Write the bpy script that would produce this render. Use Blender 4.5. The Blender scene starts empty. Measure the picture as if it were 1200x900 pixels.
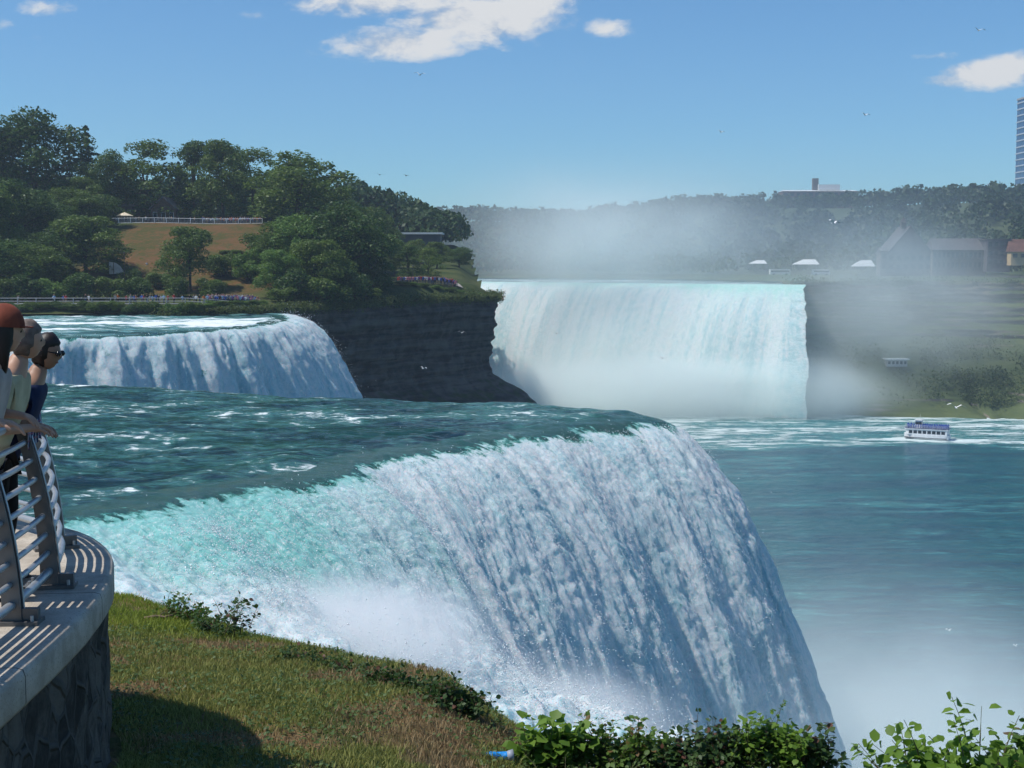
import bpy, bmesh, math, random
import numpy as np
from mathutils import Vector, Matrix, Quaternion
R = math.radians
C = bpy.context.scene.collection
sc = bpy.context.scene
RNG = np.random.default_rng(7)
random.seed(5)

# ---------------------------------------------------------------- camera model
F, PITCH = 1650.0, math.atan(140/1650.0)
EYE = np.array([0.0, 0.0, 9.0])
_f = np.array([0, math.cos(PITCH), -math.sin(PITCH)]); _u = np.array([0, math.sin(PITCH), math.cos(PITCH)]); _r = np.array([1.0, 0, 0])
def ray(px, py): return _f + _r*(px-600)/F - _u*(py-450)/F
def at(px, py, Y):
    d = ray(px, py); return EYE + d*(Y/d[1])
def on_z(px, py, z):
    d = ray(px, py); return EYE + d*((z-EYE[2])/d[2])
def smooth(a, b, x):
    t = np.clip((np.asarray(x, float)-a)/(b-a), 0, 1); return t*t*(3-2*t)

# ---------------------------------------------------------------- noise
_perm = np.random.default_rng(3).permutation(256); _perm = np.concatenate([_perm]*3)
_grad = np.random.default_rng(4).normal(size=(256, 3)); _grad /= np.linalg.norm(_grad, axis=1)[:, None]
def perlin(x, y, z=0.0):
    x, y, z = np.broadcast_arrays(np.asarray(x, float), np.asarray(y, float), np.asarray(z, float))
    xi, yi, zi = np.floor(x).astype(int), np.floor(y).astype(int), np.floor(z).astype(int)
    xf, yf, zf = x-xi, y-yi, z-zi
    u, v, w = [t*t*t*(t*(t*6-15)+10) for t in (xf, yf, zf)]
    xi &= 255; yi &= 255; zi &= 255
    def g(dx, dy, dz):
        h = _perm[_perm[_perm[(xi+dx) & 255]+((yi+dy) & 255)]+((zi+dz) & 255)]
        G = _grad[h]
        return G[..., 0]*(xf-dx)+G[..., 1]*(yf-dy)+G[..., 2]*(zf-dz)
    L = lambda a, b, t: a+t*(b-a)
    return 1.6*L(L(L(g(0,0,0), g(1,0,0), u), L(g(0,1,0), g(1,1,0), u), v), L(L(g(0,0,1), g(1,0,1), u), L(g(0,1,1), g(1,1,1), u), v), w)
def fbm(x, y, z=0.0, o=4, bil=False):
    s, a, n = 0, 1.0, 0
    for i in range(o):
        p = perlin(np.asarray(x)*2**i+17*i, np.asarray(y)*2**i+9*i, np.asarray(z)*2**i)
        s = s + a*(np.abs(p)*2-0.5 if bil else p); n += a; a *= 0.5
    return s/n

# ---------------------------------------------------------------- mesh helpers
def finish(name, me, m, parent=None, smooth_=False):
    if smooth_: me.polygons.foreach_set('use_smooth', [True]*len(me.polygons))
    for x in (m if isinstance(m, (list, tuple)) else [m]): me.materials.append(x)
    me.update(); me.validate()
    o = bpy.data.objects.new(name, me); C.objects.link(o)
    if parent is not None: o.parent = parent
    return o
def np_mesh(name, V, Fc, m, parent=None, smooth_=False, attrs=None, mi=None):
    """V (n,3); Fc (k,3|4) array or list of such arrays"""
    V = np.asarray(V, np.float32); me = bpy.data.meshes.new(name)
    Fl = Fc if isinstance(Fc, list) else [Fc]
    Fl = [np.asarray(f, np.int32) for f in Fl if len(f)]
    me.vertices.add(len(V)); me.vertices.foreach_set('co', V.ravel())
    nl = sum(f.size for f in Fl); nf = sum(len(f) for f in Fl)
    me.loops.add(nl); me.loops.foreach_set('vertex_index', np.concatenate([f.ravel() for f in Fl]))
    me.polygons.add(nf)
    tot = np.concatenate([np.full(len(f), f.shape[1]) for f in Fl])
    me.polygons.foreach_set('loop_start', np.concatenate([[0], np.cumsum(tot)[:-1]]).astype(np.int32))
    me.update(calc_edges=True)
    if mi is not None: me.polygons.foreach_set('material_index', np.asarray(mi, np.int32))
    for k, a in (attrs or {}).items():
        a = np.asarray(a, np.float32)
        if a.ndim == 1:
            at_ = me.attributes.new(k, 'FLOAT', 'POINT'); at_.data.foreach_set('value', a)
        else:
            at_ = me.attributes.new(k, 'FLOAT_VECTOR', 'POINT'); at_.data.foreach_set('vector', a.ravel())
    return finish(name, me, m, parent, smooth_)
def grid_faces(nu, nv, mask=None):
    i = np.arange(nu-1)[:, None]*nv+np.arange(nv-1)[None, :]
    q = np.stack([i, i+nv, i+nv+1, i+1], -1)
    return q.reshape(-1, 4) if mask is None else q[mask]
def grid_mesh(name, P, m, attrs=None, parent=None, flip=False, mask=None, smooth_=True):
    nu, nv = P.shape[:2]; q = grid_faces(nu, nv, mask)
    if flip: q = q[:, ::-1]
    return np_mesh(name, P.reshape(-1, 3), q, m, parent, smooth_, {k: (a.reshape(-1) if a.ndim == 2 else a.reshape(-1, 3)) for k, a in (attrs or {}).items()})
def grid_normals(P):
    du = np.gradient(P, axis=0); dv = np.gradient(P, axis=1)
    n = np.cross(du, dv); n /= np.linalg.norm(n, axis=-1)[..., None]+1e-9
    n[n[..., 2] < 0] *= -1
    return n

class MB:
    """collects boxes, tubes, prisms; build() links ONE mesh object"""
    def __init__(s): s.v, s.f = [], []
    def add(s, v, f):
        b = len(s.v); s.v += [tuple(map(float, p)) for p in v]; s.f += [tuple(b+i for i in q) for q in f]; return s
    def box(s, c, d, rz=0.0, ax=None):
        """centre, full size, rotation about z (or matrix ax)"""
        M = ax if ax is not None else Matrix.Rotation(rz, 3, 'Z')
        v = [Vector(c)+M @ Vector((x*d[0]/2, y*d[1]/2, z*d[2]/2)) for x in (-1, 1) for y in (-1, 1) for z in (-1, 1)]
        return s.add(v, [(0,1,3,2), (4,6,7,5), (0,4,5,1), (2,3,7,6), (0,2,6,4), (1,5,7,3)])
    def tube(s, pts, r, n=8, cap=True):
        pts = [Vector(p) for p in pts]; rr = r if isinstance(r, (list, tuple)) else [r]*len(pts)
        v, f = [], []; up = None
        for i, p in enumerate(pts):
            t = (pts[min(i+1, len(pts)-1)]-pts[max(i-1, 0)]).normalized()
            if up is None: up = Vector((0, 0, 1)) if abs(t.z) < .9 else Vector((1, 0, 0))
            a = (up-t*up.dot(t)).normalized(); up = a; b = t.cross(a)
            for k in range(n):
                q = 2*math.pi*k/n; v.append(p+(a*math.cos(q)+b*math.sin(q))*rr[i])
        for i in range(len(pts)-1):
            for k in range(n): f.append((i*n+k, i*n+(k+1) % n, (i+1)*n+(k+1) % n, (i+1)*n+k))
        if cap: f += [tuple(range(n))[::-1], tuple((len(pts)-1)*n+k for k in range(n))]
        return s.add(v, f)
    def prism(s, poly, a, b):
        """poly of 3d points extruded by vector from a*: list of pts, offset vector b added"""
        n = len(poly); v = [Vector(p)+Vector(a) for p in poly]+[Vector(p)+Vector(b) for p in poly]
        return s.add(v, [tuple(range(n))[::-1], tuple(range(n, 2*n))]+[(i, (i+1) % n, n+(i+1) % n, n+i) for i in range(n)])
    def ball(s, c, r, n=8, m=6):
        rx, ry, rz = r if isinstance(r, (list, tuple)) else (r, r, r)
        v = [(c[0], c[1], c[2]+rz)]; f = []
        for j in range(1, m):
            t = math.pi*j/m
            for k in range(n):
                q = 2*math.pi*k/n; v.append((c[0]+rx*math.sin(t)*math.cos(q), c[1]+ry*math.sin(t)*math.sin(q), c[2]+rz*math.cos(t)))
        v.append((c[0], c[1], c[2]-rz)); L = len(v)-1
        for k in range(n): f.append((0, 1+k, 1+(k+1) % n)); f.append((L, L-1-k, L-1-(k+1) % n))
        for j in range(m-2):
            for k in range(n): f.append((1+j*n+k, 1+(j+1)*n+k, 1+(j+1)*n+(k+1) % n, 1+j*n+(k+1) % n))
        return s.add(v, f)
    def build(s, name, m, parent=None, smooth_=False):
        me = bpy.data.meshes.new(name); me.from_pydata(s.v, [], s.f)
        return finish(name, me, m, parent, smooth_)

def tag(o, label=None, cat=None, group=None, kind=None):
    for k, v in (('label', label), ('category', cat), ('group', group), ('kind', kind)):
        if v: o[k] = v
    return o
def empty(name, loc, rz=0.0, label=None, cat=None, group=None):
    o = bpy.data.objects.new(name, None); C.objects.link(o); o.empty_display_size = .1
    o.location = tuple(map(float, loc)); o.rotation_euler = (0, 0, rz)
    return tag(o, label, cat, group)
def copy_tree(o, parent=None):
    c = o.copy(); C.objects.link(c); c.parent = parent
    for ch in list(KIDS.get(o.name, [])): copy_tree(ch, c)
    return c
class _Kids(dict):
    def get(s, k, d=None): return [x for x in bpy.data.objects[k].children]
KIDS = _Kids()

# ---------------------------------------------------------------- materials
def new_mat(name):
    m = bpy.data.materials.new(name); m.use_nodes = True; m.node_tree.nodes.clear(); return m, m.node_tree.nodes, m.node_tree.links
class NT:
    def __init__(s, m): s.n, s.l = m.node_tree.nodes, m.node_tree.links
    def node(s, t, **kw):
        n = s.n.new(t)
        for k, v in kw.items(): setattr(n, k, v)
        return n
    def put(s, sock, v):
        if hasattr(v, 'is_output'): s.l.new(v, sock)
        else:
            try: sock.default_value = v
            except Exception: sock.default_value = (*v, 1.0)
    def math(s, op, a, b=0.0, c=None, clamp=False):
        n = s.node('ShaderNodeMath', operation=op, use_clamp=clamp); s.put(n.inputs[0], a); s.put(n.inputs[1], b)
        if c is not None: s.put(n.inputs[2], c)
        return n.outputs[0]
    def vmath(s, op, a, b=(0, 0, 0)):
        n = s.node('ShaderNodeVectorMath', operation=op); s.put(n.inputs[0], a); s.put(n.inputs[1], b); return n.outputs['Value' if op in ('LENGTH', 'DOT_PRODUCT') else 'Vector']
    def noise(s, vec, scale=1.0, detail=3.0, rough=.55, dist=0.0):
        n = s.node('ShaderNodeTexNoise'); s.put(n.inputs['Vector'], vec); s.put(n.inputs['Scale'], scale); n.inputs['Detail'].default_value = detail
        n.inputs['Roughness'].default_value = rough; n.inputs['Distortion'].default_value = dist; return n.outputs['Fac']
    def ss(s, v, a, b, lo=0.0, hi=1.0):
        n = s.node('ShaderNodeMapRange', interpolation_type='SMOOTHSTEP'); s.put(n.inputs[0], v)
        for i, x in enumerate((a, b, lo, hi)): s.put(n.inputs[i+1], x)
        return n.outputs[0]
    def mix(s, f, a, b):
        n = s.node('ShaderNodeMix', data_type='RGBA'); s.put(n.inputs[0], f); s.put(n.inputs[6], a if hasattr(a, 'is_output') else (*a[:3], 1)); s.put(n.inputs[7], b if hasattr(b, 'is_output') else (*b[:3], 1)); return n.outputs[2]
    def attr(s, name, vec=False):
        n = s.node('ShaderNodeAttribute', attribute_name=name); return n.outputs['Vector' if vec else 'Fac']
    def sep(s, v):
        n = s.node('ShaderNodeSeparateXYZ'); s.put(n.inputs[0], v); return n.outputs
    def comb(s, x, y, z=0.0):
        n = s.node('ShaderNodeCombineXYZ'); s.put(n.inputs[0], x); s.put(n.inputs[1], y); s.put(n.inputs[2], z); return n.outputs[0]
    def bump(s, h, strength=.5, dist=.1, normal=None):
        n = s.node('ShaderNodeBump'); s.put(n.inputs['Height'], h); s.put(n.inputs['Strength'], strength); n.inputs['Distance'].default_value = dist
        if normal is not None: s.put(n.inputs['Normal'], normal)
        return n.outputs[0]
def out_surf(t, sh):
    o = t.node('ShaderNodeOutputMaterial'); t.l.new(sh, o.inputs['Surface']); return o
def bsdf(t, col, rough=.6, normal=None, spec=.5, metal=0.0, **kw):
    b = t.node('ShaderNodeBsdfPrincipled')
    t.put(b.inputs['Base Color'], col if hasattr(col, 'is_output') else (*col[:3], 1)); t.put(b.inputs['Roughness'], rough)
    b.inputs['Metallic'].default_value = metal; t.put(b.inputs['Specular IOR Level'], spec)
    if normal is not None: t.l.new(normal, b.inputs['Normal'])
    for k, v in kw.items(): t.put(b.inputs[k.replace('_', ' ')], v)
    return b
_M = {}
def simple(name, col, col2=None, scale=3.0, rough=.7, bump=.0, bdist=.02, metal=0.0, spec=.4, stretch=(1, 1, 1), detail=4):
    """procedural two-tone material in object/world space"""
    if name in _M: return _M[name]
    m, _, _ = new_mat(name); t = NT(m); g = t.node('ShaderNodeTexCoord').outputs['Object']
    v = t.vmath('MULTIPLY', g, stretch)
    n = t.noise(v, scale, detail); c2 = col2 or tuple(x*.75 for x in col)
    c = t.mix(t.ss(n, .35, .65), c2, col)
    nm = t.bump(t.noise(v, scale*3, 4), bump, bdist) if bump else None
    out_surf(t, bsdf(t, c, rough, nm, spec, metal).outputs[0]); _M[name] = m; return m
def leaf_mat(name, a, b, trans=.35, scale=.6, c3=None, vscale=1.0):
    m, _, _ = new_mat(name); t = NT(m)
    geo = t.node('ShaderNodeNewGeometry'); oi = t.node('ShaderNodeObjectInfo')
    n = t.noise(geo.outputs['Position'], scale, 3)
    f = t.math('ADD', t.math('MULTIPLY', geo.outputs['Random Per Island'], .45), t.math('ADD', t.math('MULTIPLY', t.ss(n, .3, .7), .45), t.math('MULTIPLY', oi.outputs['Random'], .38)), clamp=True)
    c = t.mix(f, a, b)
    if c3: c = t.mix(t.ss(geo.outputs['Random Per Island'], .86, .9), c, c3)
    d = bsdf(t, c, .5, None, .25)
    tr = t.node('ShaderNodeBsdfTranslucent'); t.l.new(t.mix(.35, c, (b[0]*1.5, b[1]*1.6, b[2]*.8)), tr.inputs['Color'])
    ms = t.node('ShaderNodeMixShader'); ms.inputs[0].default_value = trans; t.l.new(d.outputs[0], ms.inputs[1]); t.l.new(tr.outputs[0], ms.inputs[2])
    out_surf(t, ms.outputs[0]); return m

# ---------------------------------------------------------------- camera, sun, sky
cam = bpy.data.cameras.new('camera'); co = bpy.data.objects.new('camera', cam); C.objects.link(co); sc.camera = co
cam.sensor_width = 36; cam.lens = 36*F/1200; cam.clip_start = .1; cam.clip_end = 6000
co.location = tuple(EYE); co.rotation_euler = (math.pi/2-PITCH, 0, 0)
SUN_AZ, SUN_EL = R(-101), R(59)      # azimuth from +Y towards +X
sd = Vector((math.cos(SUN_EL)*math.sin(SUN_AZ), math.cos(SUN_EL)*math.cos(SUN_AZ), math.sin(SUN_EL)))
sl = bpy.data.lights.new('sun', 'SUN'); sl.energy = 4.4; sl.angle = R(.55); sl.color = (1, .965, .91)
so = bpy.data.objects.new('sun', sl); C.objects.link(so); so.rotation_euler = (-sd).to_track_quat('-Z', 'Y').to_euler()
w = bpy.data.worlds.new('World'); sc.world = w; w.use_nodes = True
t = NT(w); w.node_tree.nodes.clear()
sky = t.node('ShaderNodeTexSky', sky_type='NISHITA'); sky.sun_disc = False; sky.sun_elevation = SUN_EL; sky.sun_rotation = SUN_AZ
sky.altitude = 200; sky.air_density = 1.0; sky.dust_density = .3; sky.ozone_density = 2.5
bg = t.node('ShaderNodeBackground'); t.l.new(t.vmath('MULTIPLY', sky.outputs[0], (.55, .88, 1.13)), bg.inputs[0]); bg.inputs[1].default_value = .10
# clouds: fields of broken cumulus laid out by direction (azimuth, elevation)
tc = t.node('ShaderNodeTexCoord').outputs['Generated']; X, Y, Z = t.sep(tc)
yy = t.math('MAXIMUM', Y, .05); tx = t.math('DIVIDE', X, yy); tz = t.math('DIVIDE', Z, yy)
nv = t.comb(tx, t.math('MULTIPLY', tz, 1.9), 0)
nb = t.noise(nv, 14, 10, .6, .3); nf = t.noise(nv, 55, 6, .65, .3)
nn = t.math('ADD', t.math('MULTIPLY', nb, .7), t.math('MULTIPLY', nf, .3))
mask = None; dens = None
for (px, py, rx, ry, amp) in ((440,8,118,26,1.35), (560,28,132,40,1.55), (470,56,96,25,1.45), (610,10,86,32,1.4), (712,38,44,14,.9), (1150,92,76,22,1.5), (1108,98,46,13,1.2), (1190,82,60,22,1.4), (62,16,42,12,.85), (1150,28,50,7,.55), (302,22,24,9,.6), (1088,72,34,9,.65), (14,34,18,9,.55), (385,66,34,8,.5), (50,50,14,5,.5)):
    a = t.math('DIVIDE', t.math('SUBTRACT', tx, (px-600)/F), rx/F); b = t.math('DIVIDE', t.math('SUBTRACT', tz, (310-py)/F), ry/F)
    r2 = t.math('ADD', t.math('MULTIPLY', a, a), t.math('MULTIPLY', b, b))
    e = t.math('MULTIPLY', t.math('SUBTRACT', 1.0, r2, clamp=True), amp)
    mask = e if mask is None else t.math('MAXIMUM', mask, e)
front = t.ss(Y, .02, .1)
cm = t.ss(t.math('ADD', t.math('MULTIPLY', mask, .95), t.math('MULTIPLY', t.math('SUBTRACT', nn, .5), 4.4)), .22, 1.25)
cm = t.math('MULTIPLY', t.math('MULTIPLY', cm, front), t.ss(mask, 0.0, .12))
cb = t.node('ShaderNodeBackground'); t.l.new(t.mix(t.ss(t.math('ADD', nn, t.math('MULTIPLY', mask, .05)), .40, .58), (.38, .45, .56), (.80, .79, .77)), cb.inputs[0]); cb.inputs[1].default_value = .95
mx = t.node('ShaderNodeMixShader'); t.l.new(t.math('MULTIPLY', cm, .93), mx.inputs[0]); t.l.new(bg.outputs[0], mx.inputs[1]); t.l.new(cb.outputs[0], mx.inputs[2])
wo = t.node('ShaderNodeOutputWorld'); t.l.new(mx.outputs[0], wo.inputs[0])
sc.view_settings.view_transform = 'Standard'; sc.view_settings.look = 'None'; sc.view_settings.exposure = 0.08; sc.view_settings.gamma = 1
sc.cycles.use_denoising = True; sc.cycles.max_bounces = 6; sc.cycles.diffuse_bounces = 3; sc.cycles.glossy_bounces = 2; sc.cycles.transmission_bounces = 3; sc.cycles.volume_bounces = 4
sc.cycles.transparent_max_bounces = 8; sc.cycles.volume_step_rate = 1.0; sc.cycles.volume_max_steps = 256; sc.cycles.sample_clamp_indirect = 6; sc.cycles.use_adaptive_sampling = True; sc.cycles.adaptive_threshold = .02
# ================================================================ WATER
def water_mat(name, deep, deep2, foam_thr=.62, bump=.35, foam_col=(.80,.86,.86), teal=(.30,.62,.60), fl_scale=1.0, wave=(1.2, .35), rough=.1, spec=.5):
    """river surface: glossy deep water, ruffled, with foam flecks; attribute 'foam' raises the foam, 'flow' stretches it"""
    m, _, _ = new_mat(name); t = NT(m)
    fl = t.attr('flow', True); fo = t.attr('foam')
    X, Y, Z = t.sep(fl)
    v1 = t.comb(t.math('MULTIPLY', X, wave[0]), t.math('MULTIPLY', Y, wave[1]), 0)
    n1 = t.noise(v1, .55*fl_scale, 6, .62, .6); n2 = t.noise(v1, 2.2*fl_scale, 5, .65, .5)
    big = t.noise(v1, .10*fl_scale, 3, .5)
    f = t.math('ADD', t.math('ADD', t.math('MULTIPLY', n1, .6), t.math('MULTIPLY', n2, .4)), t.math('ADD', t.math('MULTIPLY', fo, .5), t.math('MULTIPLY', t.math('SUBTRACT', big, .5), .40)))
    foam = t.ss(f, foam_thr-.035, foam_thr+.055)
    milky = t.ss(f, foam_thr-.20, foam_thr+.02)
    c = t.mix(t.ss(t.noise(v1, .22*fl_scale, 4), .38, .62), deep, deep2)
    c = t.mix(t.math('MULTIPLY', milky, .55), c, teal)
    c = t.mix(foam, c, foam_col)
    h = t.math('ADD', t.noise(v1, 1.1*fl_scale, 5, .6, .4), t.math('MULTIPLY', t.noise(v1, 5*fl_scale, 4, .6), .4))
    h = t.math('ADD', h, t.math('MULTIPLY', foam, .35))
    nm = t.bump(h, bump, 1.0/fl_scale)
    b = bsdf(t, c, t.math('ADD', t.math('MULTIPLY', foam, .5), rough), nm, spec)
    b.inputs['IOR'].default_value = 1.33
    out_surf(t, b.outputs[0]); return m
def fall_mat(name, white=(.80,.88,.89), teal=(.26,.62,.58), green=(.015,.075,.062), scale=1.0, bump=.6, streak=.14, spk=.6, sss=1.0, froth=.75):
    """falling water: white foam with turquoise glassy bands; attribute 'foam' 0 = unbroken green water, 1 = foam; 'thin' = turquoise"""
    m, _, _ = new_mat(name); t = NT(m)
    fl = t.attr('flow', True); fo = t.attr('foam'); th = t.attr('thin')
    X, Y, Z = t.sep(fl)
    vs = t.comb(t.math('MULTIPLY', X, 1.0), t.math('MULTIPLY', Y, streak), 0)
    vm = t.comb(t.math('MULTIPLY', X, 1.0), t.math('MULTIPLY', Y, .55), 0)
    n1 = t.noise(vs, 1.3*scale, 6, .65, .3); n2 = t.noise(vm, 4.5*scale, 5, .7); n3 = t.noise(vm, 16*scale, 3, .7); ni = t.noise(fl, 1.1*scale, 7, .72, .4)
    f = t.math('ADD', fo, t.math('ADD', t.math('MULTIPLY', t.math('SUBTRACT', ni, .5), 2.2), t.math('MULTIPLY', t.math('SUBTRACT', n2, .5), .9)))
    foam = t.ss(f, .22, .86)
    tl = t.ss(t.math('ADD', th, t.math('ADD', t.math('MULTIPLY', t.math('SUBTRACT', n1, .5), 1.3), t.math('MULTIPLY', t.math('SUBTRACT', n2, .5), .8))), .30, .95)
    c = t.mix(tl, t.mix(t.ss(t.math('ADD', t.math('MULTIPLY', n1, .6), t.math('MULTIPLY', n2, .4)), .36, .56), tuple(x*y for x, y in zip(white, (.55, .78, .82))), white), teal)
    fr = t.noise(fl, 5.2*scale, 5, .85, .2); fr2 = t.noise(fl, 13*scale, 3, .8)
    c = t.mix(t.math('MULTIPLY', t.ss(t.math('ADD', t.math('MULTIPLY', fr, .65), t.math('MULTIPLY', fr2, .35)), .50, .64), froth), c, (.97, .98, .98))
    c = t.mix(t.math('MULTIPLY', t.ss(t.math('ADD', t.math('MULTIPLY', fr, .65), t.math('MULTIPLY', fr2, .35)), .50, .36), froth*.55), c, (teal[0]*.9, teal[1]*.85, teal[2]*.95))
    c = t.mix(t.ss(foam, .35, 1.0), t.mix(t.ss(foam, 0, .45), green, (teal[0]*.35, teal[1]*.55, teal[2]*.5)), c)
    h = t.math('ADD', t.math('MULTIPLY', n1, .6), t.math('ADD', t.math('MULTIPLY', n2, .4), t.math('ADD', t.math('MULTIPLY', n3, .25), t.math('MULTIPLY', t.noise(fl, 5.2*scale, 5, .85, .2), .7))))
    nm = t.bump(h, bump, .6/scale)
    b = bsdf(t, c, t.ss(foam, 0, 1, .12, spk), nm, .5); b.inputs['IOR'].default_value = 1.33
    b.inputs['Subsurface Weight'].default_value = sss; b.inputs['Subsurface Radius'].default_value = (.6, .9, 1.0); b.inputs['Subsurface Scale'].default_value = .32/scale
    tr = t.node('ShaderNodeBsdfTranslucent'); t.l.new(c, tr.inputs['Color']); t.l.new(nm, tr.inputs['Normal'])
    ms = t.node('ShaderNodeMixShader'); t.l.new(t.math('MULTIPLY', foam, .18), ms.inputs[0]); t.l.new(b.outputs[0], ms.inputs[1]); t.l.new(tr.outputs[0], ms.inputs[2])
    out_surf(t, ms.outputs[0]); return m

M_UP = water_mat('upper_river_water', (.003,.018,.024), (.005,.042,.028), .640, .55, teal=(.10,.30,.27), wave=(.55, .9), fl_scale=1.25, spec=.28)
M_UPFAR = water_mat('far_rapids_water', (.008,.045,.05), (.008,.06,.055), .60, .5, wave=(.28, .9), fl_scale=.35)
M_LOW = water_mat('gorge_water', (.004,.078,.128), (.006,.115,.150), .66, .9, foam_col=(.74,.86,.84), teal=(.12,.50,.48), wave=(.30, 1.0), fl_scale=.30, rough=.16)
M_FALL = fall_mat('falling_water', scale=.75)
M_FALLMID = fall_mat('falling_water_distant', scale=.42, streak=.1)
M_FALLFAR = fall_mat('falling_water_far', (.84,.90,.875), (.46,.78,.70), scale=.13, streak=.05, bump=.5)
M_SPRAY = simple('spray_white', (.88,.92,.94), (.80,.87,.90), 2, .5)

TT, NN = np.array([.6, .8]), np.array([.8, -.6])
def swell(x, y, a=1.0):
    return a*(.17*perlin(x*.22, y*.30, 1.7)+.08*perlin(x*.75, y*.9, 4.2)+.03*perlin(x*1.9, y*2.2, 7.1))
# ---- near fall -----------------------------------------------------------
def crest_s(u): return np.interp(u, [10,20,31.5,37,43.4,48,53,57.7,64,70,76,80], [-42.5,-42.5,-42.8,-43.4,-43.0,-45.6,-45.4,-45.2,-44.6,-43.6,-44,-45])+.35*perlin(np.asarray(u)*.35, 2.3)+.18*perlin(np.asarray(u)*1.1, 5.3)
def crest_k(u): return np.interp(u, [14,25,31.5,43.4,52,60,70,80], [.018,.024,.032,.075,.10,.115,.125,.125])
def back_u(s): return np.interp(s, [-120,-100,-84,-70,-64,-56,-50,-43,-36], [58,62,65.5,67.5,69.0,72.5,73.0,71.2,70.6])
def ledge_z(u): return np.interp(u, [14,25,31,38,44,49,52,55], [-1.2,-2.1,-3.2,-5.0,-7.4,-10.5,-22,-57])
def near_fall(U, S):
    s0 = crest_s(U); e = np.maximum(S-s0, 0); k = crest_k(U)
    z = -k*e*e
    led = ledge_z(U)-.10*np.maximum(e-9, 0)-.02*np.maximum(e-16, 0)**2
    soft = 1.2
    d = z-led; z = led+soft*np.logaddexp(0, d/soft)   # rests on the rock ledge
    onled = 1/(1+np.exp(np.clip(d/1.0, -30, 30)))
    b = np.maximum(U-back_u(S), 0); z = z-.16*b*b
    z = np.maximum(z, -57.5)
    x = TT[0]*U+NN[0]*S; y = TT[1]*U+NN[1]*S
    wv = swell(x, y, 1.0)
    z = z+wv*(1-smooth(0, 3, e))
    # a swelling of the green water just before it breaks over the lip
    z = z+.28*np.exp(-((S-s0+2.6)/1.6)**2)*(.6+.8*perlin(U*.28, 8.1))
    P = np.stack([x, y, z], -1)
    return P, e, b, onled
uu = np.concatenate([np.arange(12, 28, .2), np.arange(28, 73, .085), np.arange(73, 96, .3)])
ss_ = np.concatenate([np.arange(-150, -95, .7), np.arange(-95, -62, .28), np.arange(-62, -46, .13), np.arange(-46, -24, .055), np.arange(-24, -6, .25)])
U, S = np.meshgrid(uu, ss_, indexing='ij')
P, E, Bk, onled = near_fall(U, S)
fallen = np.maximum(-P[..., 2], 0)
dP = np.linalg.norm(np.diff(P, axis=1), axis=-1); path = np.concatenate([np.zeros((P.shape[0], 1)), np.cumsum(dP, 1)], 1)
i0 = np.argmin(np.abs(ss_+43)); path = path-path[:, i0:i0+1]
nrm = grid_normals(P)
amp = smooth(.15, 3.2, E)*(1-.25*onled)
path0 = path
wp = smooth(0, 5, E)
pu = U+wp*(1.1*perlin(U*.22, path*.05, 4.4)+.35*perlin(U*.9, path*.22, 7.7)); path = path+wp*(1.6*perlin(U*.30, path*.10, 1.4)+.5*perlin(U*1.1, path*.5, 2.4))
# folds along the flow, then billowing clumps, then grain
fold = perlin(pu*.26+3.1, path*.018, 2.0)*.95+perlin(pu*.62, path*.04, 5.0)*.32
clump = fbm(pu*1.3, path*.25, 3.0, 3, True)*.22
grain = fbm(pu*3.0, path*1.0, 9.0, 3, True)*.12
fine = perlin(pu*7.5, path*3.2, 1.0)*.05
grow = np.clip(.25+E/7.0, 0, 1.25)
gm = smooth(2, 9, E)*(.7+.6*perlin(path*.09, 3.0))
fold = fold-gm*(1.25*np.exp(-((U-50.4-.5*perlin(path*.08, 1.0))/.8)**2)+.6*np.exp(-((U-44.0-.5*perlin(path*.1, 5.0))/.9)**2)+.5*np.exp(-((U-56.5)/1.2)**2))
disp = amp*(fold*np.clip(E/8, 0, 1)*(1-.7*onled)+clump*grow+grain+fine)+onled*amp*(fbm(P[..., 0]*.4, P[..., 1]*.4, 3.0, 3, True)*1.1)
P2 = P+nrm*disp[..., None]
foam = -.45+1.5*smooth(-.4, 3.0, (S-crest_s(U))+1.0*perlin(U*.5, 1.1)+1.1*fbm(U*2.3, S*1.1, 2.0, 3))
foam = np.maximum(foam, smooth(0.2, 2.2, Bk)*smooth(-100, -95, S)*.6*smooth(-60, -50, S))
thin = .62*np.exp(-((U-34)/6.0)**2)*np.exp(-((E-5)/5)**2)+.42*smooth(50, 38, U)+.25*np.exp(-((U-44.5)/1.7)**2)+.5*np.exp(-(E/1.9)**2)+.12
thin = thin*(1-onled)*(1-.4*smooth(8, 14, E))-.55*onled
flow = np.stack([U, path, np.zeros_like(U)], -1)
calm_foam = .10*smooth(-46, -90, S)*0+.20*np.exp(-((U-back_u(S))/.9)**2)*smooth(-70, -90, S)+.10*perlin(U*.1, S*.14, 3)+.06
keep = np.ones((len(uu)-1, len(ss_)-1), bool)
split = -.9
ec = (S-crest_s(U))[:-1, :-1]
up = (ec < split)
zmin = P2[..., 2][:-1, :-1] > -57.3
grid_mesh('upper_river', P2, M_UP, {'foam': calm_foam, 'flow': np.stack([P2[..., 0], P2[..., 1], U*0], -1)}, mask=up & zmin)['kind'] = 'structure'
grid_mesh('near_waterfall', P2, M_FALL, {'foam': foam, 'thin': thin, 'flow': flow}, mask=(~up) & zmin)['kind'] = 'structure'

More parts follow.
